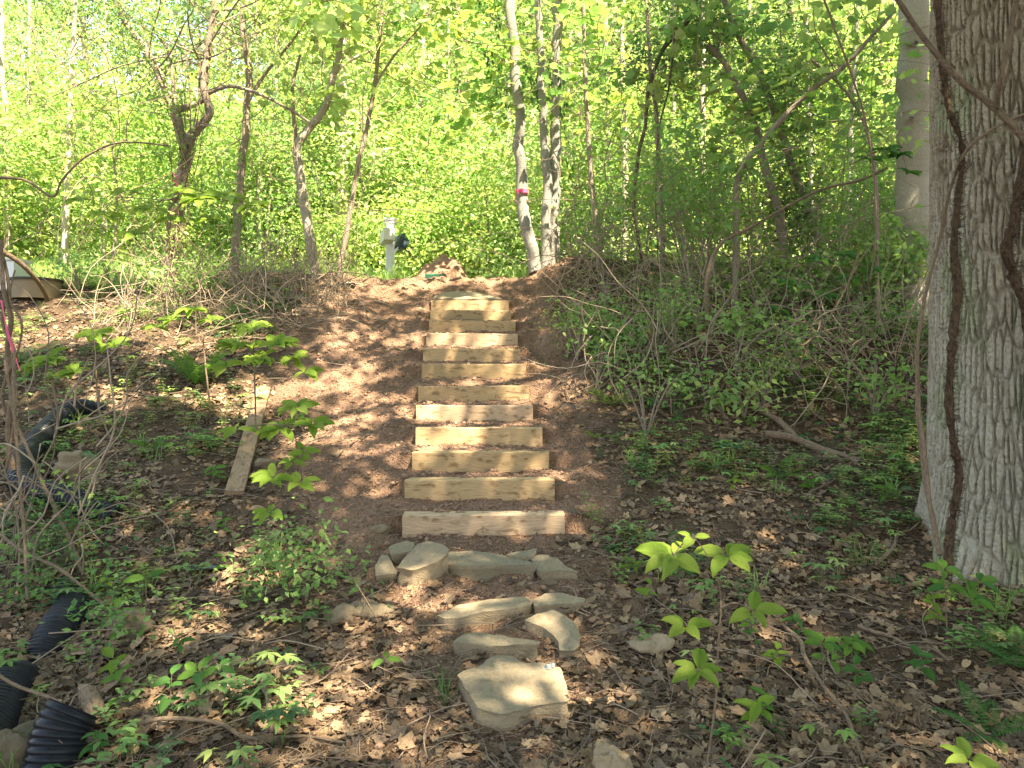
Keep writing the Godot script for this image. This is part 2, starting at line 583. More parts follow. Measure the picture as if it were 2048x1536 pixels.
# ------------------------------------------------------------------ timber steps
func chamfered(size: Vector3, c: float, off: Vector2) -> ArrayMesh:
	var mb := MB.new()
	var h := size * 0.5
	var sec := [Vector2(-h.y + c, h.z), Vector2(h.y - c, h.z), Vector2(h.y, h.z - c), Vector2(h.y, -h.z + c), Vector2(h.y - c, -h.z), Vector2(-h.y + c, -h.z), Vector2(-h.y, -h.z + c), Vector2(-h.y, h.z - c)]
	var ns := 14
	var per := 0.0
	for e in 8:
		var a: Vector2 = sec[e]
		var b: Vector2 = sec[(e + 1) % 8]
		var f := mb.v.size()
		for k in ns + 1:
			var x := lerpf(-h.x, h.x, float(k) / ns)
			var wy := sin(x * 3.1 + off.x * 20.0) * 0.0018
			var wz := sin(x * 2.3 + off.y * 31.0) * 0.002
			mb.vert(Vector3(x, a.x + wy, a.y + wz), Vector2(x / 1.3 + off.x, per / 0.16 + off.y))
			mb.vert(Vector3(x, b.x + wy, b.y + wz), Vector2(x / 1.3 + off.x, (per + a.distance_to(b)) / 0.16 + off.y))
		for k in ns:
			mb.quad(f + k * 2, f + k * 2 + 1, f + k * 2 + 3, f + k * 2 + 2)
		per += a.distance_to(b)
	for s in [-1.0, 1.0]:
		var ce := mb.vert(Vector3(s * h.x, 0, 0), Vector2(off.x, off.y))
		var f := mb.v.size()
		for e in 8:
			mb.vert(Vector3(s * h.x, sec[e].x, sec[e].y), Vector2(off.x + sec[e].x * 0.3, off.y + sec[e].y * 3.0))
		for e in 8:
			if s > 0: mb.tri(ce, f + (e + 1) % 8, f + e)
			else: mb.tri(ce, f + e, f + (e + 1) % 8)
	return mb.mesh()

func build_steps() -> void:
	var ord := ["lowest", "second lowest", "third from the bottom", "fourth from the bottom", "fifth from the bottom", "sixth from the bottom", "sixth from the top", "fifth from the top", "fourth from the top", "third from the top", "second from the top", "topmost"]
	for k in 12:
		var d: float = BD[k]
		var w := 0.95 + rr(-0.006, 0.006)
		var o := part(self, "timber_step", chamfered(Vector3(w, 0.142, 0.125), 0.005, Vector2(k * 0.37, k * 0.61)), M.woods[(k * 5) % 4])
		o.position = Vector3((BM[k] - CX) / F * d, BT[k] - 0.071, -d - 0.0625)
		o.rotation = Vector3(rr(-0.01, 0.01), rr(-0.015, 0.015), TILT[k])
		tag(o, "sawn pale timber step, %s of the twelve up the bank" % ord[k], "step", "timber steps up the bank")

# ------------------------------------------------------------------ stones
func stone(label: String, top: Array, base: Vector2, thick: float, sl := 0.0, sx := 0.0, rough := 0.008, tone := 1.0, ledge := [], lift := 0.0) -> void:
	var g := hit(base.x, base.y)
	g.y += lift
	var d0 := -g.z
	var pts := []
	var mid := Vector3.ZERO
	for q in top:
		# where the sight line meets the stone's tilted upper plane
		var a: float = (CY - q[1]) / F - sl - sx * (q[0] - CX) / F
		var d: float = (g.y + thick - sl * d0 - sx * g.x) / a
		d = clampf(d, d0 - 0.1, d0 + 0.75)
		var w := P(q[0], q[1], d)
		w.y = g.y + thick + sl * (d - d0) + sx * (w.x - g.x)
		pts.append(w)
		mid += w
	mid /= pts.size()
	# even walk round the outline
	var total := 0.0
	for k in pts.size():
		total += pts[k].distance_to(pts[(k + 1) % pts.size()])
	var n := 72
	var ring := []
	var seg := 0
	var gone := 0.0
	for k in n:
		var want := total * k / n
		while gone + pts[seg].distance_to(pts[(seg + 1) % pts.size()]) < want:
			gone += pts[seg].distance_to(pts[(seg + 1) % pts.size()])
			seg += 1
		ring.append(pts[seg].lerp(pts[(seg + 1) % pts.size()], (want - gone) / pts[seg].distance_to(pts[(seg + 1) % pts.size()])))
	var mb := MB.new()
	var at := Vector3(mid.x, g.y, mid.z)
	var up := Vector3(-sx, 1, sl).normalized()
	var tops := [0.0, 0.15, 0.3, 0.45, 0.6, 0.72, 0.83, 0.92, 1.0]
	var put := func(p: Vector3, inset: float) -> void:
		var e := nz.get_noise_3d(p.x * 500.0, p.y * 500.0, p.z * 500.0) * rough + nz.get_noise_3d(p.x * 1700.0, p.y * 1700.0, p.z * 1700.0) * rough * 0.35
		p += up * e * 0.9
		if ledge:
			var side: float = (p - mid).dot(ledge[0]) + nz.get_noise_2d(p.x * 500.0, p.z * 500.0) * 0.05 - ledge[1]
			p -= up * ledge[2] * sst(-0.004, 0.006, side) * inset
		var c := 0.5 + nz.get_noise_3d(p.x * 130.0 + 9.0, p.y * 300.0, p.z * 130.0) * 0.9
		mb.vert(p - at, Vector2(p.x, p.z), Color(0.37, 0.30, 0.20).lerp(Color(0.27, 0.235, 0.165), clampf(c, 0, 1)) * tone * 0.9)
	for t in tops:
		for k in n:
			put.call(mid.lerp(ring[k], t), 1.0)
	var nrings := tops.size()
	var sides := 7
	for j in sides + 1:
		var t := float(j) / sides
		for k in n:
			var p: Vector3 = ring[k]
			var outw := (p - mid)
			outw.y = 0
			outw = outw.normalized()
			# bedding planes step in and out
			var bed := nz.get_noise_2d(j * 70.0 + mid.x * 900.0, k * 14.0 / n) * 0.02 + nz.get_noise_3d(p.x * 350.0, t * 90.0 + mid.z * 77.0, p.z * 350.0) * 0.014
			if j > 0:
				p += outw * (bed - 0.02 * t * t)
				p.y = lerpf(p.y, g.y - 0.07 - lift, t * t * 0.35 + t * 0.65)
			put.call(p, 1.0 if j == 0 else 0.0)
		nrings += 1
	for j in nrings - 1:
		if j == tops.size() - 1: continue       # top and sides meet in a sharp edge
		for k in n:
			var k2 := (k + 1) % n
			mb.quad(j * n + k, j * n + k2, (j + 1) * n + k2, (j + 1) * n + k)
	# make the faces look outwards whichever way the outline ran
	var area := 0.0
	for k in pts.size():
		var a2: Vector3 = pts[k]
		var b2: Vector3 = pts[(k + 1) % pts.size()]
		area += a2.x * b2.z - b2.x * a2.z
	if area > 0.0:
		for k in range(0, mb.i.size(), 3):
			var sw := mb.i[k + 1]
			mb.i[k + 1] = mb.i[k + 2]
			mb.i[k + 2] = sw
	var o := part(self, "flat_stone" if thick < 0.06 else "slab_stone", mb.mesh(), M.stone)
	o.position = at
	tag(o, label, "stone", "stones laid as steps")

func build_stones() -> void:
	stone("long grey slab stone, front centre of the upper stone row below the timbers", [[883, 1118], [898, 1103], [938, 1101], [987, 1106], [1044, 1116], [1074, 1131], [1012, 1129], [923, 1131], [900, 1128]], Vector2(970, 1160), 0.075, 0.12)
	stone("humped grey boulder at the left end of the long slab stone", [[793, 1136], [812, 1108], [834, 1089], [856, 1083], [886, 1088], [898, 1097], [884, 1117], [855, 1133], [824, 1142]], Vector2(845, 1160), 0.085, 0.42, 0.12, 0.02)
	stone("small angular stone tucked behind the humped boulder under the lowest timber", [[780, 1092], [814, 1082], [828, 1087], [824, 1101], [785, 1108]], Vector2(803, 1116), 0.05, 0.2)
	stone("leaning wedge stone, leftmost of the upper stone row", [[750, 1131], [762, 1110], [777, 1110], [796, 1148], [785, 1147], [752, 1152]], Vector2(772, 1160), 0.05, 0.5, -0.1)
	stone("thin dark stone behind the right end of the long slab", [[1012, 1109], [1037, 1102], [1074, 1098], [1071, 1107], [1052, 1115]], Vector2(1045, 1119), 0.03, 0.1)
	stone("pointed flat stone, rightmost of the upper stone row", [[1062, 1119], [1074, 1111], [1091, 1109], [1116, 1117], [1133, 1132], [1158, 1147], [1126, 1140], [1099, 1141], [1079, 1143]], Vector2(1110, 1152), 0.04, 0.25)
	stone("long tapering stone, left half of the middle stone row", [[874, 1232], [918, 1209], [975, 1199], [1057, 1191], [1064, 1208], [1037, 1216], [963, 1225], [926, 1234], [888, 1243]], Vector2(968, 1247), 0.06, 0.12)
	stone("lens shaped stone with a green sprig, right half of the middle stone row", [[1064, 1199], [1091, 1186], [1126, 1185], [1170, 1196], [1168, 1204], [1136, 1206], [1099, 1210], [1069, 1213]], Vector2(1110, 1223), 0.04, 0.15)
	stone("curved kidney shaped stone below the middle stone row", [[1049, 1240], [1074, 1227], [1106, 1218], [1126, 1228], [1151, 1246], [1161, 1273], [1158, 1295], [1146, 1303], [1118, 1301], [1119, 1286], [1106, 1268], [1086, 1254]], Vector2(1110, 1312), 0.045, 0.3)
	stone("narrow ridged stone lying just above the big flat stone", [[906, 1283], [923, 1271], [958, 1267], [1000, 1269], [1037, 1277], [1081, 1285], [1079, 1290], [1024, 1293], [987, 1292], [928, 1286]], Vector2(995, 1310), 0.05, 0.1, 0.0, 0.014)
	stone("big flat pale stone with a crack, lowest of the stone steps", [[914, 1349], [928, 1340], [963, 1330], [975, 1317], [992, 1311], [1022, 1312], [1049, 1325], [1086, 1323], [1101, 1333], [1121, 1333], [1133, 1362], [1138, 1397], [1111, 1399], [1069, 1406], [1034, 1416], [1002, 1421], [977, 1416], [955, 1409], [938, 1379]], Vector2(1022, 1434), 0.06, 0.16, 0.0, 0.006, 0.95, [Vector3(0.16, 0, 0.98), -0.01, 0.013], 0.015)
	stone("rough rock slab lying behind the topmost timber step", [[864, 601], [874, 590], [900, 581], [940, 582], [985, 590], [1004, 601], [940, 604]], Vector2(935, 604), 0.06, 0.30, 0.0, 0.02, 0.95)
	# loose rocks
	var rocks := [
		["tan rock half buried right of the stone steps", 1304, 1306, 0.075, 0.6, 1.3], ["pale pointed rock at the bottom edge of the picture", 1222, 1548, 0.055, 1.2, 1.2],
		["small sunlit stone left of the middle stone row", 686, 1246, 0.06, 0.8, 1.1], ["sunlit flat stone beside the dark sapling's foot", 745, 1232, 0.08, 0.4, 1.0],
		["grey rock lying beside the upper drain pipe", 150, 945, 0.12, 0.9, 1.15], ["mossy rock in the bottom corner under the drain pipe", 20, 1535, 0.10, 0.8, 0.5],
		["brown block of rock among dead leaves near the lower drain pipe", 262, 1266, 0.085, 0.8, 0.75], ["small tan stone on the dug earth left of the steps", 532, 932, 0.06, 0.7, 0.9],
		["small tan stone in the earth left of the lowest timber", 762, 1065, 0.05, 0.6, 0.9]]
	for q in rocks:
		var r: float = q[3]
		var mb := MB.new()
		var nu := 26
		var nv := 15
		for a in nv + 1:
			for b in nu:
				var th := PI * a / nv
				var dir := Vector3(sin(th) * cos(TAU * b / nu), cos(th), sin(th) * sin(TAU * b / nu))
				var e := 1.0 + nz.get_noise_3d(dir.x * 70.0 + q[1], dir.y * 70.0, dir.z * 70.0) * 0.65 + nz.get_noise_3d(dir.x * 260.0 + q[1], dir.y * 260.0, dir.z * 260.0) * 0.14
				mb.vert(Vector3(dir.x * 1.15, dir.y * q[4], dir.z * 0.9) * r * e, Vector2.ZERO, Color(0.30, 0.24, 0.16) * q[5] * 0.85)
		for a in nv:
			for b in nu:
				var b2 := (b + 1) % nu
				mb.quad(a * nu + b, a * nu + b2, (a + 1) * nu + b2, (a + 1) * nu + b)
		var o := part(self, "rock", mb.mesh(), M.stone)
		o.position = hit(q[1], q[2]) + Vector3(0, r * q[4] * 0.25, 0)
		tag(o, q[0], "rock")
	# crumpled foil on the flat stone
	var mb2 := MB.new()
	for a in 12:
		for b in 16:
			var th := PI * a / 11
			var dir := Vector3(sin(th) * cos(TAU * b / 16), cos(th), sin(th) * sin(TAU * b / 16))
			mb2.vert(Vector3(dir.x * 0.022, dir.y * 0.013 + 0.012, dir.z * 0.015) * (1.0 + rr(-0.3, 0.3)) + Vector3(dir.y * 0.008, 0, 0))
	for a in 11:
		for b in 16:
			mb2.quad(a * 16 + b, a * 16 + (b + 1) % 16, (a + 1) * 16 + (b + 1) % 16, (a + 1) * 16 + b)
	var fo := part(self, "crumpled_wrapper", mb2.mesh(true), M.foil)
	fo.position = hit(1099, 1390) + Vector3(0, 0.068, -0.06)
	tag(fo, "crumpled silver scrap lying on the big flat stone", "scrap")

# ------------------------------------------------------------------ pipes, plank, mailbox and other things
func pipe_mesh(pts: Array, r: float, pitch := 0.0225) -> ArrayMesh:
	var raw := spline(pts, 24)
	var out := PackedVector3Array()
	var rad := PackedFloat32Array()
	var step := 0.0042
	var acc := 0.0
	for k in raw.size() - 1:
		var seg := raw[k].distance_to(raw[k + 1])
		while acc < seg:
			out.append(raw[k].lerp(raw[k + 1], acc / seg))
			var ph := fposmod(out.size() * step / pitch, 1.0)
			rad.append(r * (0.91 + 0.09 * sst(0.05, 0.25, ph) * sst(0.95, 0.75, ph)))
			acc += step
		acc -= seg
	var mb := MB.new()
	mb.tube(out, rad, 26, null, 0.0, Color.WHITE, false)
	mb.n = PackedVector3Array()
	return mb.mesh()

func build_objects() -> void:
	# black corrugated drain pipes
	var r := 0.085
	var pa := []
	for q in [[205, 800, -0.05], [150, 815, 0.05], [95, 860, 0.06], [55, 915, 0.06], [40, 960, 0.05], [80, 985, 0.05], [150, 1000, 0.05], [235, 1012, -0.06]]:
		pa.append(hit(q[0], q[1] + 22) + Vector3(0, q[2] + 0.01, 0))
	var o := part(self, "drain_pipe", pipe_mesh(pa, r, 0.031), M.pipe)
	tag(o, "black corrugated drain pipe bending round on the litter, upper left", "pipe", "corrugated drain pipes")
	var pb := []
	for q in [[130, 1100, -0.10], [132, 1140, -0.03], [140, 1185, 0.0], [118, 1235, 0.03], [60, 1295, -0.05], [10, 1360, 0.05], [-25, 1450, 0.06], [-50, 1530, 0.02]]:
		pb.append(hit(q[0], q[1] + 28) + Vector3(0, q[2] - 0.03, 0))
	o = part(self, "drain_pipe", pipe_mesh(pb, r + 0.006), M.pipe)
	tag(o, "black corrugated drain pipe running under leaves down to the bottom corner", "pipe", "corrugated drain pipes")
	var e0 := hit(104, 1548)
	o = part(self, "drain_pipe", pipe_mesh([e0 + Vector3(-0.02, -0.12, 0.03), e0 + Vector3(-0.005, 0.0, 0.0), e0 + Vector3(0.0, 0.11, -0.05), e0 + Vector3(0.02, 0.17, -0.09)], r + 0.004), M.pipe)
	tag(o, "open ended upright stub of black corrugated pipe near the bottom corner", "pipe", "corrugated drain pipes")
	var e1 := hit(372, 596)
	o = part(self, "drain_pipe", pipe_mesh([e1 + Vector3(-0.2, -0.05, 0.1), e1 + Vector3(-0.03, 0.06, 0), e1 + Vector3(0.14, 0.04, -0.1)], 0.07), M.pipe)
	tag(o, "short bluish black pipe end beside the forked tree's foot", "pipe", "corrugated drain pipes")

	# weathered plank on the slope
	var a := hit(468, 1000)
	var b := hit(528, 785)
	var pl := part(self, "weathered_plank", chamfered(Vector3(a.distance_to(b), 0.026, 0.115), 0.004, Vector2(0.2, 0.7)), M.old_wood)
	var bx := (b - a).normalized()
	var by := (Vector3.UP - bx * bx.y).normalized()
	pl.transform = Transform3D(Basis(bx, by, bx.cross(by)), (a + b) * 0.5 + Vector3(0, 0.035, 0))
	tag(pl, "weathered grey plank lying on the litter left of the steps", "plank")

	# mailbox on its white post
	var base := Vector3((780.0 - CX) / F * 11.6, 0, -11.6)
	base.y = H(base.x, 11.6)
	var mbx := thing("mailbox", base, "white mailbox post with dark box beyond the top of the bank", "mailbox")
	var topy := (CY - 440.0) / F * 11.6 - base.y
	var bxm := func(size: Vector3, at: Vector3, nm: String, mt: Material, rot := Vector3.ZERO) -> MeshInstance3D:
		var q := part(mbx, nm, chamfered(size, 0.008, Vector2.ZERO), mt)
		q.position = at
		q.rotation = rot
		return q
	mbx.rotation.y = 0.28
	bxm.call(Vector3(0.125, topy + 0.1, 0.125), Vector3(0, topy * 0.5 - 0.05, 0), "post", M.white)
	bxm.call(Vector3(0.165, 0.035, 0.165), Vector3(0, topy - 0.04, 0), "cap_collar", M.white)
	bxm.call(Vector3(0.195, 0.035, 0.195), Vector3(0, topy + 0.0, 0), "post_cap", M.white)
	bxm.call(Vector3(0.17, 0.19, 0.55), Vector3(-0.045, topy - 0.275, 0.05), "arm", M.cream)
	bxm.call(Vector3(0.03, 0.27, 0.42), Vector3(0.125, topy - 0.34, -0.08), "box_door", M.navy, Vector3(0.0, 0.25, -0.35))
	bxm.call(Vector3(0.14, 0.17, 0.40), Vector3(0.16, topy - 0.36, -0.12), "box", M.navy, Vector3(0.0, 0.25, -0.35))
	bxm.call(Vector3(0.13, 0.04, 0.10), Vector3(0.10, topy - 0.47, 0.05), "bracket", M.white, Vector3(0, 0, 0.7))
	bxm.call(Vector3(0.01, 0.35, 0.04), Vector3(0.0, topy - 0.75, 0.066), "trim_strip", M.white)

	# dug mound with a green cover beyond the crest
	var mo := MB.new()
	for k in 13:
		for j in 28:
			var t := k / 12.0
			var g := TAU * j / 28
			var rad := 0.42 * t
			var hh := 0.55 * (1.0 - t * t * t) * 0.85 * (1.0 + nz.get_noise_2d(cos(g) * t * 90.0, sin(g) * t * 90.0) * 0.5)
			mo.vert(Vector3(cos(g) * rad * 1.15, hh, sin(g) * rad), Vector2(t, g), Color(0.40, 0.245, 0.165))
	for k in 12:
		for j in 28:
			mo.quad(k * 28 + j, k * 28 + (j + 1) % 28, (k + 1) * 28 + (j + 1) % 28, (k + 1) * 28 + j)
	o = part(self, "earth_mound", mo.mesh(), M.ground)
	o.position = Vector3((886.0 - CX) / F * 10.9, H(-1.02, 10.9) - 0.06, -10.9)
	tag(o, "small mound of red earth beyond the top of the steps", "mound")
	var lid := part(self, "utility_cover", chamfered(Vector3(0.28, 0.12, 0.22), 0.02, Vector2.ZERO), M.green_lid)
	lid.position = Vector3((872.0 - CX) / F * 10.35, H(-1.07, 10.35) + 0.05, -10.35)
	tag(lid, "low green plastic cover in front of the earth mound", "cover")

	# white cabinet and round tank ring far left
	var cb := hit(8, 583)
	var cab := thing("utility_cabinet", cb, "pale utility cabinet at the left edge beyond the bank", "cabinet")
	var c1 := part(cab, "body", chamfered(Vector3(0.45, 0.36, 0.3), 0.02, Vector2.ZERO), M.white)
	c1.position.y = 0.17
	var c2 := part(cab, "lid", chamfered(Vector3(0.48, 0.04, 0.33), 0.012, Vector2.ZERO), M.cream)
	c2.position.y = 0.365
	var tb := hit(74, 590)
	var tk := thing("tank_ring", tb, "low round tan tank ring with dark rim in the grass", "tank")
	for q in [[0.27, 0.26, -0.05, 0.15, M.tank, "wall"], [0.285, 0.285, 0.165, 0.155, M.tankdark, "rim"]]:
		var cy := CylinderMesh.new()
		cy.top_radius = q[0]; cy.bottom_radius = q[1]; cy.height = q[3] - q[2] + 0.04; cy.radial_segments = 40
		var w := part(tk, q[5], cy, q[4])
		w.position.y = (q[2] + q[3]) * 0.5
	# crumpled plastic at the crest, slate shard
	for q in [[694, 572, 0.10, M.sheet, "crumpled_sheet", "crumpled grey plastic sheet lying on the crest of the dug earth", "sheet"], [418, 1143, 0.085, M.slate, "slate_shard", "dark blue slate shard among dead leaves on the left", "shard"]]:
		var m := MB.new()
		for y in 7:
			for x in 9:
				m.vert(Vector3((x - 4) * q[2] * 0.3, rr(0.0, 0.3) * q[2] * (1.0 if q[3] == M.sheet else 0.12) + 0.012, (y - 3) * q[2] * 0.25 + rr(-0.1, 0.1) * q[2]))
		for y in 6:
			for x in 8:
				m.quad(y * 9 + x, y * 9 + x + 1, y * 9 + x + 10, y * 9 + x + 9)
		o = part(self, q[4], m.mesh(true), q[3])
		o.position = hit(q[0], q[1])
		tag(o, q[5], q[6])
	# bark-brown roll of wood by the pipe stub
	var lg := hit(188, 1450)
	var mbk := MB.new()
	var lp := spline([lg + Vector3(-0.06, 0.09, -0.06), lg + Vector3(0, 0.06, 0), lg + Vector3(0.04, 0.01, 0.05)], 5)
	mbk.tube(lp, radii(lp.size(), 0.03, 0.034), 12, nz, 0.4)
	o = part(self, "rotten_stick", mbk.mesh(), M.vine)
	tag(o, "thick rotten brown stick leaning beside the pipe stub", "stick")

# ------------------------------------------------------------------ stems
func stem(parent: Node, called: String, px: Array, r0: float, r1: float, m: Material, sides := 9, wob := 0.25, flare := 0.0, per := 7) -> Array:
	# px: [column, row, distance]
	var pts := []
	for q in px:
		pts.append(P(q[0], q[1], q[2]))
	return stem3(parent, called, pts, r0, r1, m, sides, wob, flare, per)

func stem3(parent: Node, called: String, pts: Array, r0: float, r1: float, m: Material, sides := 9, wob := 0.25, flare := 0.0, per := 7) -> Array:
	var s := spline(pts, per)
	# knots and small bends so that no stem is a smooth curve
	for k in range(1, s.size() - 1):
		s[k] += Vector3(nz.get_noise_2d(s[k].y * 180.0, s[k].x * 90.0 + 7.0), 0, nz.get_noise_2d(s[k].y * 180.0, s[k].x * 90.0 + 70.0)) * r0 * 0.6
	var mb := MB.new()
	var off := Vector3.ZERO
	if parent != self:
		off = parent.position
	for k in s.size():
		s[k] -= off
	var rs := radii(s.size(), r0, r1, flare)
	for k in rs.size():
		rs[k] *= 1.0 + 0.55 * wob * nz.get_noise_2d(k * 130.0 + s[0].x * 700.0, s[0].y * 500.0)
	mb.tube(s, rs, sides, nz, wob)
	part(parent, called, mb.mesh(), m)
	return pts

func twigs(parent: Node, from: Array, count: int, len: float, r: float, m: Material, up := 0.4) -> Array:
	# thin side branches from points along a stem, as one mesh; returns their tips
	var mb := MB.new()
	var tips := []
	var off: Vector3 = parent.position if parent != self else Vector3.ZERO
	for k in count:
		var q := rr(0.15, 1.0) * (from.size() - 1)
		var a: Vector3 = from[int(q)].lerp(from[mini(int(q) + 1, from.size() - 1)], q - int(q))
		var dir := (rdir() * Vector3(1, 0.5, 1) + Vector3(0, up, 0)).normalized()
		var l := len * rr(0.4, 1.0)
		var pts := [a]
		for j in 4:
			a += dir * l / 4.0
			dir = (dir + rdir() * 0.35 + Vector3(0, rr(-0.12, 0.1), 0)).normalized()
			pts.append(a)
		var s := spline(pts, 3)
		for j in s.size():
			s[j] -= off
		mb.tube(s, radii(s.size(), r, r * 0.25), 5, null, 0.0, Color.WHITE, false)
		tips.append(pts[-1])
		tips.append(pts[2])
	part(parent, "branch", mb.mesh(), m).set_meta("kind", "stuff")
	return tips

func behind(tips: Array) -> Array:
	return tips.map(func(p): return p + Vector3(0, 0, -0.55))

func foliage(parent: Node, called: String, spots: Array, each: int, spread: float, meshes: Array, kinds: Array, scale := 1.0) -> void:
	var off: Vector3 = parent.position if parent != self else Vector3.ZERO
	var xs := []
	var cs := []
	for q in meshes.size():
		xs.append([]); cs.append([])
	for s in spots:
		for k in each:
			var p: Vector3 = s + rdir() * spread * sqrt(rng.randf()) * Vector3(1, 0.6, 1)
			var q := rng.randi() % meshes.size()
			xs[q].append(Transform3D(Basis(Vector3.UP, rr(0, TAU)).rotated(Vector3(rr(-1, 1), 0, rr(-1, 1)).normalized(), rr(0, 0.35)).scaled(Vector3.ONE * scale * rr(0.75, 1.2)), p - off))
			cs[q].append(green(kinds[rng.randi() % kinds.size()]))
	for q in meshes.size():
		if xs[q]:
			many(parent, called, meshes[q], M.leaf, xs[q], cs[q])

# ------------------------------------------------------------------ the great tree on the right
func build_big_tree() -> void:
	var d := 4.15
	var c0 := Vector3((2052.0 - CX) / F * d, 0, -d)
	c0.y = H(c0.x, d) - 0.25
	var t := thing("great_tree", c0, "huge grey trunk with deeply furrowed bark at the right edge", "tree")
	var mb := MB.new()
	var nu := 720
	var y1 := 4.0
	var nv := 520
	nzc.noise_type = FastNoiseLite.TYPE_CELLULAR
	nzc.cellular_return_type = FastNoiseLite.RETURN_DISTANCE2_SUB
	nzc.cellular_distance_function = FastNoiseLite.DISTANCE_EUCLIDEAN
	nzc.frequency = 1.0
	nzc.fractal_type = FastNoiseLite.FRACTAL_NONE
	nzc.cellular_jitter = 0.95
	for k in nv + 1:
		var y := y1 * k / nv
		var fl := 0.17 * exp(-maxf(0.0, y - 0.1) * 3.4)
		var rad := 0.475 - 0.014 * y
		for j in nu + 1:
			var g := TAU * j / nu
			var cs := cos(g)
			var sn := sin(g)
			var rt := rad + fl * (0.75 + 0.55 * sin(g * 5.0 + 0.6))
			var u := Vector3(cs * 0.47, y, sn * 0.47)
			var wx := nz.get_noise_3d(u.x * 130.0, u.y * 60.0, u.z * 130.0) * 0.45
			var q := Vector3(u.x * 32.0 + wx * 0.9, u.y * 4.6 + wx * 0.4, u.z * 32.0 - wx * 0.9)
			var e := nzc.get_noise_3d(q.x, q.y, q.z) + 1.0          # 0 at a cell's edge
			var q2 := nzc.get_noise_3d(q.x * 1.5 + 9.0, q.y * 9.0, q.z * 1.5) + 1.0
			var ridge := sst(0.02, 0.22, e)
			var plate := sst(0.0, 0.12, q2)
			var hgt := ridge * 0.023 + plate * 0.008 * ridge + nz.get_noise_3d(u.x * 900.0, u.y * 420.0, u.z * 900.0) * 0.006
			rt += hgt - 0.023
			var lichen := clampf(nz.get_noise_3d(u.x * 70.0 + 40.0, u.y * 40.0, u.z * 70.0) * 1.6 + 0.4, 0, 1)
			var col := Color(0.34, 0.285, 0.215).lerp(Color(0.44, 0.41, 0.335), lichen)
			var stain := sst(0.12, 0.3, nz.get_noise_3d(u.x * 260.0 + 90.0, u.y * 28.0, u.z * 260.0))
			col = col.lerp(Color(0.22, 0.165, 0.115), stain * 0.55)
			col = col.lerp(Color(0.30, 0.33, 0.20), 0.6 * sst(0.15, 0.35, nz.get_noise_3d(u.x * 210.0, u.y * 110.0 + 50.0, u.z * 210.0)))
			mb.vert(Vector3(cs * rt - y * 0.012, y, sn * rt), Vector2(g, y), col)
	for k in nv:
		for j in nu:
			var a := k * (nu + 1) + j
			mb.quad(a, a + 1, a + nu + 2, a + nu + 1)
	part(t, "trunk", mb.mesh(), M.big_bark)
	var up := MB.new()
	var sp := spline([Vector3(-0.045, 3.9, 0), Vector3(-0.05, 6.5, 0.1), Vector3(0.1, 9.5, 0.3), Vector3(0.3, 13.0, 0.6)], 6)
	up.tube(sp, radii(sp.size(), 0.40, 0.14), 24, nz, 0.1)
	part(t, "upper_trunk", up.mesh(), M.grey_bark)
	var lm := []
	for k in 7:
		var y := 6.5 + k * 0.9
		var g := k * 2.4
		var a := c0 + Vector3(0.0, y, 0.2)
		stem3(t, "limb", [a, a + Vector3(cos(g) * 1.4, 0.7, sin(g) * 1.4), a + Vector3(cos(g) * 3.0, 1.0, sin(g) * 3.0)], 0.09, 0.025, M.grey_bark, 8)
	# hairy climbing stems on the trunk
	var left := [[1874, -20, 3.74], [1884, 120, 3.73], [1898, 220, 3.70], [1925, 295, 3.66], [1916, 400, 3.66], [1908, 500, 3.66], [1915, 580, 3.66], [1905, 680, 3.67], [1898, 780, 3.68], [1906, 880, 3.67], [1918, 960, 3.66], [1902, 1060, 3.64], [1895, 1150, 3.58]]
	stem(t, "climbing_vine", left, 0.011, 0.02, M.hairy_vine, 14, 1.3)
	var right := [[2100, -60, 3.66], [2085, 120, 3.64], [2062, 250, 3.62], [2038, 380, 3.62], [2030, 440, 3.62], [2012, 500, 3.62], [2030, 560, 3.63], [2056, 640, 3.63], [2075, 800, 3.63], [2085, 1100, 3.6]]
	stem(t, "climbing_vine", right, 0.024, 0.034, M.hairy_vine, 14, 1.3)
	# rootlets of the vines
	var rt := MB.new()
	for path in [left, right]:
		for k in 1700:
			var q: float = rng.randf() * (path.size() - 1.001)
			var i0 := int(q)
			var p := P(path[i0][0], path[i0][1], path[i0][2]).lerp(P(path[i0 + 1][0], path[i0 + 1][1], path[i0 + 1][2]), q - i0)
			var dir := Vector3(rr(-1, 1), rr(-0.7, 0.5), rr(-0.1, 0.8)).normalized()
			var l := rr(0.012, 0.032)
			rt.tube(PackedVector3Array([p - c0, p + dir * l - c0 , p + dir * l * 1.5 + rdir() * 0.015 - c0]), PackedFloat32Array([0.0016, 0.0012, 0.0007]), 3, null, 0.0, Color.WHITE, false)
	part(t, "vine_rootlets", rt.mesh(), M.hairy_vine).set_meta("kind", "stuff")
	t.set_meta("crown_at", c0)

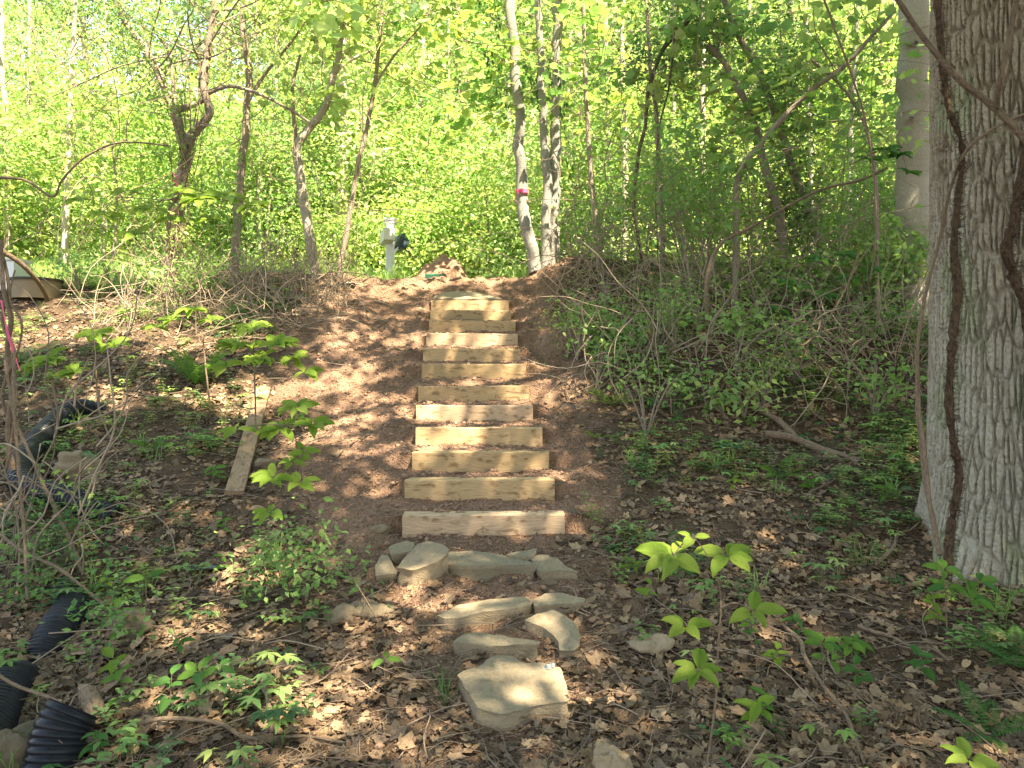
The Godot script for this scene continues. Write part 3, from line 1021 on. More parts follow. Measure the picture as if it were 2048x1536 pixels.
# ------------------------------------------------------------------ trees and stems drawn from the photograph
func build_mid_trees() -> void:
	# forked tree, left
	var b := hit(330, 606)
	var db := -b.z
	var t := thing("forked_tree", b, "vine wrapped forked brown tree on the left of the bank", "tree")
	stem(t, "trunk", [[332, 616, db], [338, 560, db], [352, 450, db], [362, 360, db], [372, 290, db]], 0.072, 0.058, M.bark, 14, 0.5, 0.25)
	stem(t, "limb", [[372, 296, db], [392, 262, db], [418, 230, db], [410, 190, db], [412, 120, db], [426, 50, db], [428, -40, db]], 0.055, 0.038, M.bark, 12, 0.5)
	stem(t, "limb", [[370, 300, db], [352, 230, db], [330, 180, db], [296, 110, db], [255, 50, db], [222, -30, db]], 0.052, 0.032, M.bark, 12, 0.5)
	stem(t, "limb", [[352, 235, db], [345, 170, db], [338, 110, db], [318, 75, db]], 0.03, 0.014, M.bark, 9, 0.5)
	stem(t, "limb", [[416, 186, db], [455, 173, db], [490, 178, db], [540, 198, db], [600, 232, db], [618, 244, db]], 0.03, 0.015, M.bark, 9, 0.4)
	stem(t, "limb", [[350, 222, db], [385, 210, db], [412, 196, db]], 0.035, 0.03, M.bark, 9, 0.4)
	for k in 16:
		var x0 := rr(320, 352)
		var w := rr(-30, 30)
		stem(t, "vine", [[x0 + rr(-12, 8), 606, db - 0.11], [x0 + 8 + w * 0.3, 520, db - 0.10], [x0 + 18 - w * 0.4, 430, db - 0.09], [x0 + 30 + w * 0.5, 340, db - 0.08], [x0 + 32 + w, 270, db - 0.1], [x0 + 20 + w * 2.0, 190, db - 0.05], [x0 + w * 3.0, rr(40, 140), db]], rr(0.004, 0.011), 0.004, M.vine, 6, 0.3)
	foliage(t, "vine_leaves", [P(250, 60, db), P(285, 120, db), P(300, 180, db), P(345, 200, db), P(265, 30, db), P(350, 300, db - 0.1), P(340, 470, db - 0.15), P(360, 390, db - 0.1)], 11, 0.3, L.fine, [1, 1, 0], 0.9)
	var tips := twigs(t, [P(352, 230, db), P(296, 110, db), P(412, 120, db), P(426, 20, db)], 22, 2.2, 0.012, M.bark)
	foliage(t, "crown", behind(tips), 1, 0.4, L.small, [0, 0, 2], 0.9)

	# straight grey stem
	b = hit(470, 585)
	db = -b.z
	t = thing("slender_tree", b, "upright grey brown stem just right of the forked tree", "tree")
	stem(t, "trunk", [[462, 592, db], [470, 520, db], [476, 420, db], [486, 320, db], [494, 220, db], [500, 150, db], [487, 70, db], [486, -40, db]], 0.045, 0.034, M.bark, 11, 0.5, 0.3)
	stem(t, "limb", [[492, 210, db], [530, 150, db], [600, 60, db], [640, -20, db]], 0.025, 0.012, M.bark, 7, 0.3)
	foliage(t, "vine_leaves", [P(474, 440, db - 0.1), P(488, 330, db - 0.1), P(480, 520, db - 0.1), P(500, 250, db)], 5, 0.2, L.fine, [0, 4, 1], 0.9)
	tips = twigs(t, [P(494, 220, db), P(487, 60, db), P(640, 0, db)], 12, 1.8, 0.01, M.bark)
	foliage(t, "crown", tips, 2, 0.45, L.small, [0, 2], 0.9)

	# crooked pale tree
	b = hit(630, 556)
	db = -b.z
	t = thing("crooked_tree", b, "pale crooked trunk bending rightwards at the crest left of the mailbox", "tree")
	stem(t, "trunk", [[632, 566, db], [622, 500, db], [610, 420, db], [600, 350, db], [594, 300, db], [612, 262, db], [640, 230, db], [662, 170, db], [680, 90, db], [690, -30, db]], 0.058, 0.04, M.pale_bark, 12, 0.35, 0.3)
	stem(t, "limb", [[598, 320, db], [588, 250, db], [585, 180, db], [600, 110, db]], 0.03, 0.015, M.bark, 8, 0.3)
	foliage(t, "vine_leaves", [P(650, 300, db), P(655, 400, db), P(640, 200, db), P(590, 230, db)], 5, 0.22, L.fine, [0, 4, 1], 0.9)
	tips = twigs(t, [P(594, 290, db), P(640, 230, db), P(680, 90, db), P(690, 0, db)], 16, 1.7, 0.009, M.bark)
	foliage(t, "crown", tips, 1, 0.5, L.broad, [0, 0, 2], 1.0)

	# dark slanting sapling by the mailbox
	b = hit(680, 556)
	db = -b.z
	t = thing("slanting_sapling", b, "thin dark sapling slanting up right beside the mailbox post", "tree")
	stem(t, "trunk", [[676, 566, db], [684, 520, db], [698, 440, db], [716, 330, db], [735, 250, db], [750, 170, db], [762, 50, db], [766, -30, db]], 0.033, 0.022, M.bark, 10, 0.4)
	stem(t, "limb", [[748, 175, db], [790, 110, db], [850, 40, db], [872, -20, db]], 0.02, 0.01, M.bark, 7, 0.3)
	tips = twigs(t, [P(750, 170, db), P(762, 50, db), P(850, 40, db)], 18, 1.6, 0.008, M.bark)
	foliage(t, "crown", tips, 1, 0.5, L.broad, [0, 0, 2, 1], 1.0)

	# three grey stems right of the steps' head
	var grp := "grey stems right of the head of the steps"
	var specs := [
		["grey trunk with pink ribbon right of the head of the steps", [[1072, 546, 9.9], [1062, 500, 9.9], [1050, 440, 9.9], [1042, 350, 9.9], [1038, 250, 9.9], [1028, 110, 9.9], [1018, -40, 9.9]], 0.078, 0.06],
		["slim grey stem, middle one of three beside the head of the steps", [[1092, 545, 9.9], [1091, 470, 9.9], [1094, 380, 9.9], [1090, 280, 9.9], [1081, 130, 9.9], [1076, -40, 9.9]], 0.062, 0.045],
		["straight grey stem, rightmost of three beside the head of the steps", [[1104, 545, 10.0], [1106, 470, 10.0], [1108, 380, 10.0], [1112, 250, 10.0], [1115, 120, 10.0], [1116, -40, 10.0]], 0.075, 0.06]]
	for s in specs:
		b = P(s[1][0][0], s[1][0][1], s[1][0][2])
		t = thing("grey_stem_tree", b, s[0], "tree", grp)
		stem(t, "trunk", s[1], s[2], s[3], M.grey_bark, 13, 0.25, 0.35)
		tips = twigs(t, [P(s[1][3][0], s[1][3][1] - 60, s[1][3][2]), P(s[1][5][0], s[1][5][1], s[1][5][2])], 10, 1.7, 0.008, M.bark)
		foliage(t, "crown", behind(tips), 1, 0.5, L.broad, [0, 0, 1], 1.0)
	# hanging dark narrow leaves about them
	var hang := [[1000, 60], [975, 130], [1003, 165], [985, 195], [1012, 190], [1055, 145], [1068, 178], [1098, 150], [1126, 165], [1128, 235], [1140, 330]]
	var hb := P(1050, 170, 9.6)
	t = thing("hanging_vine", hb, "dark drooping leaf clusters hung between the three grey stems", "vine")
	var hm := MB.new()
	for q in hang:
		var a := P(q[0], q[1] - 26, 9.6) - hb
		var sp := spline([a + Vector3(rr(-0.25, 0.25), 0.35, 0.1), a, a + Vector3(rr(-0.03, 0.03), -0.22, 0)], 5)
		hm.tube(sp, radii(sp.size(), 0.004, 0.002), 4, null, 0.0, Color.WHITE, false)
	part(t, "tendrils", hm.mesh(), M.vine).set_meta("kind", "stuff")
	var hl := MB.new()
	for q in hang:
		for k in 11:
			var a := P(q[0] + rr(-9, 9), q[1] + rr(-34, 18), 9.6 + rr(-0.08, 0.08)) - hb
			leaf(hl, Transform3D(facing(Vector3(rr(-0.35, 0.35), -1, rr(-0.3, 0.3)), Vector3(rr(-1, 1), 0.1, 1)), a), rr(0.07, 0.11), 0.035, Color(0.07, 0.15, 0.045) * rr(0.8, 1.3))
	part(t, "leaves", hl.mesh(true), M.leaf).set_meta("kind", "stuff")
	# thin stems further right
	var thin := [
		["thin straight sapling right of the three grey stems", [[1198, 530, 9.6], [1190, 430, 9.6], [1178, 300, 9.6], [1170, 150, 9.6], [1165, -30, 9.6]], 0.032, 0.022, "bark"],
		["pale thin far sapling behind the right bank", [[1228, 520, 13.0], [1220, 380, 13.0], [1215, 200, 13.0], [1210, -30, 13.0]], 0.06, 0.045, "pale_bark"],
		["leaning brown sapling on the right bank", [[1640, 500, 8.2], [1605, 400, 8.2], [1570, 290, 8.2], [1525, 160, 8.2], [1470, 60, 8.2], [1440, -30, 8.2]], 0.045, 0.03, "bark"],
		["crossing brown sapling leaning left on the right bank", [[1565, 470, 8.0], [1530, 330, 8.0], [1505, 240, 8.0], [1450, 130, 8.0], [1415, 90, 8.0]], 0.045, 0.026, "bark"],
		["bent sapling forking low on the shady right bank", [[1472, 640, 7.4], [1472, 520, 7.4], [1476, 360, 7.4], [1530, 280, 7.3], [1600, 200, 7.2], [1700, 120, 7.1], [1790, 20, 7.0]], 0.034, 0.018, "bark"],
		["thin upright stem at the middle of the right bank", [[1325, 470, 8.6], [1318, 350, 8.6], [1312, 230, 8.6], [1300, 120, 8.6], [1290, -30, 8.6]], 0.03, 0.018, "bark"],
		["wavy stem beside the pale tall trunk on the right", [[1755, 520, 7.2], [1752, 400, 7.2], [1745, 300, 7.2], [1715, 220, 7.2], [1680, 170, 7.2], [1600, 100, 7.2]], 0.02, 0.012, "bark"]]
	for s in thin:
		var p0: Vector3 = P(s[1][0][0], s[1][0][1], s[1][0][2])
		var gy := H(p0.x, -p0.z)
		t = thing("sapling", Vector3(p0.x, gy, p0.z), s[0], "tree", "saplings on the right bank")
		var path := []
		for q in s[1]:
			path.append(P(q[0], q[1], q[2]))
		if p0.y > gy:
			path.push_front(Vector3(p0.x, gy - 0.05, p0.z))
		stem3(t, "trunk", path, s[2], s[3], M[s[4]], 9, 0.4)
		tips = twigs(t, path.slice(2), 12, 1.3, 0.006, M.bark)
		foliage(t, "crown", tips, 1, 0.4, L.broad if s[2] > 0.03 else L.small, [0, 1, 1], 0.85)

	# slender stems on the far side of the crest
	for q in [[18, 14.0], [60, 17.0], [128, 13.0], [205, 16.0], [520, 14.5], [545, 19.0], [905, 20.0], [1010, 17.0], [1145, 15.0], [1245, 12.0], [1262, 16.0], [1352, 13.5], [1408, 12.5], [1480, 14.5], [1500, 18.0], [1622, 13.0], [1648, 17.0], [1690, 12.5], [1720, 16.0], [1785, 14.0]]:
		var x: float = (q[0] - CX) / F * q[1]
		var g := ground_at(x, q[1])
		t = thing("young_tree", g, "slender pale stem in the wood %s" % place_of(g), "tree", "slender pale stems in the wood")
		var le := rr(-0.5, 0.5)
		stem3(t, "trunk", [g + Vector3(0, -0.1, 0), g + Vector3(le * 0.2, 2.0, 0), g + Vector3(le * 0.3 + rr(-0.1, 0.1), 4.5, 0), g + Vector3(le + rr(-0.1, 0.1), 9.0, 0.2)], rr(0.035, 0.075), 0.03, M.pale_bark if rng.randf() < 0.7 else M.grey_bark, 8, 0.3)
		tips = twigs(t, [g + Vector3(le * 0.2, 2.4, 0), g + Vector3(le * 0.3, 4.5, 0), g + Vector3(le * 0.6, 7.0, 0.1)], 9, 1.4, 0.007, M.bark)
		foliage(t, "crown", behind(tips), 1, 0.5, L.small, [0, 2], 1.0)
	# tall pale trunk
	b = hit(1830, 655)
	db = 7.6
	b = Vector3((1832.0 - CX) / F * db, 0, -db)
	b.y = H(b.x, db)
	t = thing("pale_trunk_tree", b, "tall smooth pale trunk with branch scars left of the huge trunk", "tree")
	var pt := [Vector3(b.x, b.y - 0.1, b.z), P(1830, 560, db), P(1828, 400, db), P(1826, 200, db), P(1824, 0, db), P(1822, -400, db), P(1810, -1200, db)]
	stem3(t, "trunk", pt, 0.158, 0.135, M.pale_bark, 26, 0.16, 0.2)
	for q in [[1822, 237, 0.05], [1832, 85, 0.045], [1818, 40, 0.03]]:
		var sc := MB.new()
		var c := P(q[0], q[1], db - 0.155)
		for k in 6:
			for j in 14:
				var g := TAU * j / 14
				var rad: float = q[2] * k / 5.0
				sc.vert(c - b + Vector3(cos(g) * rad, sin(g) * rad * 0.8, 0.012 * sin(k * 1.1) - 0.012 * (k - 3) * 0.3), Vector2.ZERO, Color(0.12, 0.095, 0.07) if k < 3 else Color(0.3, 0.26, 0.2))
		for k in 5:
			for j in 14:
				sc.quad(k * 14 + j, (k + 1) * 14 + j, (k + 1) * 14 + (j + 1) % 14, k * 14 + (j + 1) % 14)
		part(t, "branch_scar", sc.mesh(), M.plain)

	# woody vines and loose branches
	var vines := [
		["thick woody vine arching down from the top right of centre", [[1400, -30, 8.2], [1375, 40, 8.2], [1330, 95, 8.2], [1300, 170, 8.2], [1288, 260, 8.2], [1272, 340, 8.2], [1268, 420, 8.2], [1280, 500, 8.3], [1300, 580, 8.2], [1360, 680, 7.4], [1420, 790, 6.6], [1500, 830, 6.2]], 0.03, 0.012],
		["slender vine hanging beside the thick woody vine", [[1360, -30, 8.1], [1340, 160, 8.1], [1318, 260, 8.1], [1312, 400, 8.1], [1318, 560, 8.1]], 0.014, 0.008],
		["arching vine branch low over the right bank", [[1418, 690, 6.9], [1415, 560, 6.9], [1440, 490, 6.9], [1500, 455, 6.9], [1570, 415, 6.8], [1640, 380, 6.7], [1720, 360, 6.6], [1775, 335, 6.5]], 0.024, 0.012],
		["bowed bare branch crossing in front of the pale trunk", [[1640, -20, 6.0], [1720, 200, 6.0], [1745, 330, 6.0], [1752, 460, 6.0], [1740, 560, 6.0]], 0.010, 0.006],
		["dark branch slanting down across the huge trunk", [[1780, -20, 3.3], [1850, 80, 3.3], [1920, 160, 3.25], [1990, 215, 3.2], [2060, 290, 3.15]], 0.010, 0.014],
		["upright dark branch in front of the huge trunk", [[2035, -20, 3.1], [2018, 80, 3.1], [2000, 160, 3.12], [1994, 215, 3.18]], 0.010, 0.009],
		["pale cane rising beside the huge trunk's left side", [[1872, 1080, 3.75], [1855, 960, 3.85], [1838, 800, 4.0], [1835, 700, 4.0], [1852, 580, 4.0], [1880, 480, 3.95], [1900, 380, 3.8], [1935, 300, 3.6], [2000, 250, 3.5], [2060, 225, 3.4]], 0.012, 0.007],
		["brown cane standing left of the huge trunk's foot", [[1880, 1110, 3.7], [1862, 1010, 3.85], [1845, 930, 3.95], [1834, 800, 4.0], [1832, 700, 4.0]], 0.013, 0.009],
		["bare grey stick leaning over the right bank's green plants", [[1490, 810, 6.3], [1560, 720, 6.3], [1620, 680, 6.3], [1680, 600, 6.3], [1720, 500, 6.2]], 0.014, 0.008],
		["arching bare branch at the left edge", [[-20, 355, 6.5], [50, 360, 6.5], [105, 393, 6.5], [125, 360, 6.5], [170, 315, 6.5], [240, 285, 6.5], [340, 292, 6.5]], 0.012, 0.008],
		["dark leaning stem at the left edge above the tank ring", [[-20, 488, 7.6], [40, 525, 7.8], [75, 560, 8.0], [95, 600, 8.3]], 0.024, 0.028],
		["twisted vine trunk at the left edge beside the pink ribbon", [[25, 940, 4.6], [15, 860, 4.6], [28, 780, 4.6], [12, 700, 4.6], [22, 640, 4.6], [8, 580, 4.6], [2, 480, 4.6]], 0.02, 0.014],
		["second strand of the twisted vine at the left edge", [[38, 950, 4.65], [30, 870, 4.63], [6, 790, 4.6], [26, 710, 4.57], [4, 640, 4.6], [18, 570, 4.62], [-6, 470, 4.6]], 0.015, 0.010],
		["thin outer strand of the twisted vine at the left edge", [[8, 960, 4.55], [22, 880, 4.55], [34, 800, 4.55], [30, 730, 4.58], [44, 650, 4.6], [20, 600, 4.6], [30, 540, 4.6]], 0.009, 0.006],
		["pale leaning cane in the lower left thicket", [[168, 1150, 3.9], [130, 1060, 4.0], [70, 930, 4.1], [30, 830, 4.2], [10, 720, 4.3]], 0.013, 0.009],
		["second pale cane crossing the lower left thicket", [[215, 1215, 3.5], [120, 1140, 3.6], [40, 1100, 3.7], [-20, 1050, 3.8]], 0.011, 0.008],
		["drooping bare cane in the lower left corner", [[150, 1440, 2.5], [110, 1400, 2.6], [30, 1370, 2.6], [-30, 1330, 2.6]], 0.007, 0.005],
		["upright cane at the lower left edge", [[55, 1200, 3.5], [48, 1080, 3.6], [40, 960, 3.7], [28, 800, 3.8], [30, 700, 3.9]], 0.010, 0.007]]
	for s in vines:
		b = P(s[1][-1][0], s[1][-1][1], s[1][-1][2]) if s[1][0][1] < s[1][-1][1] else P(s[1][0][0], s[1][0][1], s[1][0][2])
		stem(self, "woody_vine", s[1], s[2], s[3], M.dark_vine if s[0].contains("dark") or s[0].contains("woody") else M.vine, 8, 0.45)
		tag(get_child(get_child_count() - 1), s[0], "vine", "bare vines and canes")

	# fallen forked branch on the right bank
	var fb := hit(1640, 905)
	t = thing("fallen_branch", fb, "thick tan fallen branch with a fork on the right bank", "branch")
	var g1 := hit(1530, 882) + Vector3(0, 0.05, 0)
	var g2 := hit(1630, 905) + Vector3(0, 0.03, 0)
	var g3 := hit(1720, 925) + Vector3(0, 0.0, 0)
	stem3(t, "bough", [g1, g1.lerp(g2, 0.5) + Vector3(0, 0.02, 0), g2, g3], 0.026, 0.03, M.vine, 10, 0.5)
	var g4 := hit(1523, 842) + Vector3(0, 0.06, 0)
	stem3(t, "fork", [g4, hit(1560, 860) + Vector3(0, 0.06, 0), hit(1595, 892) + Vector3(0, 0.03, 0)], 0.02, 0.024, M.vine, 9, 0.5)

	# ribbons
	var rb := P(1049, 384, 9.79)
	var rib := thing("pink_ribbon", rb, "bright pink flagging ribbon tied round a grey trunk at the crest", "ribbon", "pink flagging ribbons")
	var band := CylinderMesh.new()
	band.top_radius = 0.087; band.bottom_radius = 0.09; band.height = 0.05; band.cap_top = false; band.cap_bottom = false
	var bo := part(rib, "band", band, M.pink)
	bo.position = P(1044, 384, 9.9) - rb
	var tail := MB.new()
	for k in 6:
		for s in [-1.0, 1.0]:
			tail.vert(Vector3(-0.06 - k * 0.016 + s * 0.012, -0.02 - k * 0.022 + s * 0.012, 0.02 + 0.01 * sin(k * 2.0)))
	for k in 5:
		tail.quad(k * 2, k * 2 + 1, k * 2 + 3, k * 2 + 2)
	part(rib, "tail", tail.mesh(), M.pink)
	for s in [["pink_ribbon", "short pink ribbon hanging on the forked tree", [[346, 346, 8.75], [352, 354, 8.72], [350, 364, 8.74], [356, 370, 8.73]], 0.016], ["pink_ribbon", "long faded pink ribbon hanging at the left edge", [[2, 600, 4.45], [14, 660, 4.45], [26, 700, 4.44], [40, 742, 4.42]], 0.008]]:
		var m := MB.new()
		var ps := []
		for q in s[2]: ps.append(P(q[0], q[1], q[2]))
		var sp := spline(ps, 6)
		for k in sp.size():
			var tw := sin(k * 0.5) * 0.6
			for e in [-1.0, 1.0]:
				m.vert(sp[k] + Vector3(cos(tw), 0, sin(tw)) * e * s[3])
		for k in sp.size() - 1:
			m.quad(k * 2, k * 2 + 1, k * 2 + 3, k * 2 + 2)
		var o := part(self, s[0], m.mesh(true), M.pink)
		tag(o, s[1], "ribbon", "pink flagging ribbons")

# ------------------------------------------------------------------ background wood
func make_tree(seed_: int, height: float, crown_r: float, low: float, sprays: int, leaf_len: float, kinds: Array, trunk_r: float, bark: Material) -> Node3D:
	rng.seed = seed_
	var t := Node3D.new()
	var lean := Vector3(rr(-0.06, 0.06), 0, rr(-0.06, 0.06)) * height
	var axis := [Vector3(0, -0.3, 0), Vector3(0, height * 0.3, 0) + lean * 0.3 + rdir() * 0.1, Vector3(0, height * 0.65, 0) + lean * 0.7 + rdir() * 0.15, Vector3(0, height * 0.95, 0) + lean]
	stem3(t, "trunk", axis, trunk_r, trunk_r * 0.25, bark, 9, 0.3, 0.3, 6)
	var sp := spline(axis, 8)
	var spots := []
	var lm := MB.new()
	var nl := 16
	for k in nl:
		var u := lerpf(low, 0.97, (k + rr(0, 0.8)) / nl)
		var a := sp[int(u * (sp.size() - 1))]
		var g := k * 2.4 + rr(-0.4, 0.4)
		var reach := crown_r * (0.35 + 0.65 * sin(PI * clampf((u - low) / (1.05 - low) * 0.85 + 0.15, 0, 1))) * rr(0.65, 1.15)
		var e := a + Vector3(cos(g), rr(0.1, 0.6), sin(g)) * reach
		var mid := a.lerp(e, 0.5) + Vector3(0, rr(-0.1, 0.25), 0) * reach * 0.5
		var bp := spline([a, mid, e], 4)
		lm.tube(bp, radii(bp.size(), trunk_r * 0.3, trunk_r * 0.06), 5, null, 0.0, Color.WHITE, false)
		spots.append([mid, 0.30 * crown_r])
		spots.append([e, 0.38 * crown_r])
		spots.append([e + rdir() * crown_r * 0.2, 0.3 * crown_r])
	part(t, "limbs", lm.mesh(), bark).set_meta("kind", "stuff")
	var mb := MB.new()
	for k in sprays:
		var s: Array = spots[rng.randi() % spots.size()]
		var p: Vector3 = s[0] + Vector3(rng.randfn(), rng.randfn() * 0.55, rng.randfn()) * s[1] * 0.62
		var c := green(kinds[rng.randi() % kinds.size()])
		var out := Vector3(p.x, 0.3, p.z).normalized()
		for j in 22:
			var q := p + Vector3(rng.randfn(), rng.randfn() * 0.6, rng.randfn()) * 0.24 * leaf_len / 0.11
			var up := (Vector3.UP * 0.7 + out * 0.35 + Vector3(rng.randfn(), rng.randfn(), rng.randfn()) * 0.5).normalized()
			var dir := Vector3(rng.randfn(), rng.randfn() * 0.5 - 0.3, rng.randfn()).normalized()
			var l := leaf_len * rr(0.65, 1.25)
			var v := rr(0.72, 1.28)
			leaf2(mb, Transform3D(facing(dir, up), q), l, l * 0.56, Color(c.r * v * rr(0.92, 1.1), c.g * v, c.b * v))
	part(t, "crown", mb.mesh(true), M.leaf).set_meta("kind", "stuff")
	return t

func place_of(p: Vector3) -> String:
	var px := CX + p.x / -p.z * F
	var spots := [[130, "left of the forked tree"], [420, "behind the forked tree"], [560, "behind the upright grey brown stem"], [690, "behind the crooked pale trunk"], [840, "behind the mailbox"], [1000, "beyond the head of the steps"], [1150, "behind the three grey stems"], [1400, "behind the thick arching vine"], [1780, "behind the right bank saplings"]]
	for q in spots:
		if px < q[0]: return q[1]
	return "behind the tall pale trunk"

func build_background() -> void:
	var protos := []
	for k in 7:
		protos.append(make_tree(500 + k, [9.0, 11.0, 8.0, 12.5, 10.0, 9.5, 13.0][k], [2.2, 2.6, 2.4, 2.9, 2.2, 2.8, 2.6][k], [0.2, 0.42, 0.18, 0.48, 0.3, 0.25, 0.5][k], 420, 0.135, [[0, 0, 2], [0, 4], [2, 2, 0], [1, 3, 1], [2, 2, 0], [1, 1, 4], [0, 4]][k], 0.10 + 0.012 * k, M.pale_bark if k % 3 else M.bark))
	var shrubs := []
	for k in 5:
		shrubs.append(make_tree(560 + k, [2.6, 3.4, 2.0, 3.0, 4.2][k], [1.3, 1.5, 1.2, 1.7, 1.6][k], 0.06, 190, 0.09 + 0.012 * k, [[0, 2], [1, 0], [0, 4], [2, 2, 1], [4, 0]][k], 0.03, M.bark))
	rng.seed = 77
	# trees on the hillside: rows that go back, jittered
	var made := 0
	var d := 15.5
	while d < 78.0:
		var step := 2.7 + d * 0.045
		var half := d * 0.78 + 3.0
		var x := -half + rr(0, step)
		while x < half:
			var dd := d + rr(-1.2, 1.2)
			# a lighter gap where sky shows through, upper left
			var gap := x / dd < -0.34 and x / dd > -0.74 and dd > 30.0
			if not (gap and rng.randf() < 0.85) and not (dd < 18.5 and x > -3.6 and x < 1.2) and not (x < -4.0 and dd < 22.0 and rng.randf() < 0.6):
				var which := rng.randi() % protos.size()
				var src: Node3D = protos[which]
				var o: Node3D = src.duplicate()
				o.name = numbered("hillside_tree")
				add_child(o)
				o.position = ground_at(x, dd)
				o.rotation.y = rr(0, TAU)
				var s := rr(0.8, 1.15) * (1.0 + 0.006 * dd)
				o.scale = Vector3(s, s * rr(0.95, 1.15), s)
				tag(o, "%s tree %s %s" % [["yellow green", "fresh green", "pale green", "mid green", "pale green", "mid green", "yellow green"][which], "at the hillside's foot" if dd < 24.0 else ("halfway up the hillside" if dd < 42.0 else "high on the hillside"), place_of(o.position)], "tree", "hillside wood trees")
				made += 1
			x += step * rr(0.75, 1.3)
		d += 3.0 + d * 0.075
	print("hillside trees ", made)
	# shrubs along the foot of the hill
	made = 0
	for row in [13.5, 15.2, 17.0, 19.5, 22.5]:
		var half: float = row * 0.76 + 1.0
		var x := -half
		while x < half:
			var dd: float = row + rr(-0.7, 0.7)
			var clear: bool = (x > -3.4 and x < 1.0 and dd < 14.2) or (x < -5.2 and x > -9.5 and dd < 18.0 and rng.randf() < 0.75)
			if not clear:
				var o: Node3D = shrubs[rng.randi() % shrubs.size()].duplicate()
				o.name = numbered("hillside_shrub")
				add_child(o)
				o.position = ground_at(x, dd)
				o.rotation.y = rr(0, TAU)
				o.scale = Vector3.ONE * rr(0.75, 1.25)
				tag(o, "low leafy shrub %s of the hillside, %s" % ["at the very foot" if dd < 16.0 else "on the lower slope", place_of(o.position)], "shrub", "shrubs at the foot of the hillside")
				made += 1
			x += rr(1.0, 1.8)
	print("shrubs ", made)
	for q in protos + shrubs:
		q.free()
	# grass on the level ground beyond the crest
	var blade := MB.new()
	for k in 14:
		var p := Vector3(rr(-0.07, 0.07), 0, rr(-0.07, 0.07))
		var lean := Vector3(rr(-0.12, 0.12), 0, rr(-0.12, 0.12))
		var h := rr(0.10, 0.30)
		var w := Vector3(rr(-1, 1), 0, rr(-1, 1)).normalized() * 0.004
		var a := blade.vert(p - w)
		var b := blade.vert(p + w)
		var c := blade.vert(p + lean * 0.5 + w + Vector3(0, h * 0.6, 0))
		var e := blade.vert(p + lean * 0.5 - w + Vector3(0, h * 0.6, 0))
		var t := blade.vert(p + lean * 1.4 + Vector3(0, h, 0))
		blade.quad(a, b, c, e)
		blade.tri(e, c, t)
	L.grass = blade.mesh(true)
	var xs := []
	var cs := []
	for k in 3600:
		var x := rr(-9.0, 3.0)
		var dd := rr(10.0, 15.5) if x > -3.4 else rr(9.3, 17.0)
		if x > -3.4 and 0.5 + nz.get_noise_2d(x * 60.0, dd * 60.0) + (0.25 if x < -1.4 else -0.25) < rr(0.2, 0.8): continue
		if absf(x + 1.0) < 0.5 and dd < 11.6: continue
		xs.append(Transform3D(Basis(Vector3.UP, rr(0, TAU)).scaled(Vector3.ONE * rr(0.5, 1.1)), ground_at(x, dd)))
		cs.append(green([0, 1, 4][rng.randi() % 3]))
	tag(many(self, "grass", L.grass, M.leaf, xs, cs), "bright green grass on the level ground beyond the crest", "grass")

# ------------------------------------------------------------------ the canopy that shades the bank (unseen crowns above and behind the view, gaps shaped for sun patches)
const LIT := [[-0.47, 3.62, 0.33, 1.0], [-0.75, 2.62, 0.24, 1.0], [0.0, 2.78, 0.17, 1.0], [1.08, 3.35, 0.16, 1.0], [1.3, 2.45, 0.14, 0.9], [1.35, 4.1, 0.10, 0.9], [-0.85, 4.25, 0.12, 0.9], [-1.0, 3.9, 0.18, 0.9], [-1.15, 2.9, 0.12, 0.7], [1.95, 6.0, 0.12, 0.8], [1.1, 7.4, 0.16, 0.8], [-1.6, 5.6, 0.3, 0.9], [-2.3, 6.4, 0.4, 0.8], [0.55, 6.4, 0.22, 0.9], [0.4, 5.2, 0.25, 0.8], [2.5, 4.0, 0.12, 0.8], [-4.6, 8.2, 1.3, 1.0], [-3.2, 7.6, 0.6, 0.9], [-1.35, 3.6, 0.28, 0.7], [-3.3, 6.85, 0.8, 0.75], [-2.1, 5.85, 0.25, 0.8], [-3.4, 6.0, 0.3, 0.7]]  # ground spots the unseen canopy is opened above, to let sun through

func lit(x: float, d: float) -> float:
	var v := 0.0
	var xl := lerp_at([4.3, 5.5, 7.0, 9.0], [-0.65, -1.35, -2.2, -2.7], d)
	var xr := lerp_at([4.3, 5.5, 7.0, 9.0], [0.30, 0.42, 0.35, 0.35], d)
	v = maxf(v, 0.64 * sst(-0.15, 0.2, x - xl) * sst(-0.15, 0.2, xr - x) * sst(4.45, 5.0, d))
	v = maxf(v, 0.95 * sst(9.3, 9.9, d - sst(0.8, 2.0, x) * 1.7))
	for q in LIT:
		v = maxf(v, q[3] * sst(q[2] * 1.15 + 0.09, q[2] * 0.6 + 0.06, Vector2(x - q[0], d - q[1]).length()))
	return v

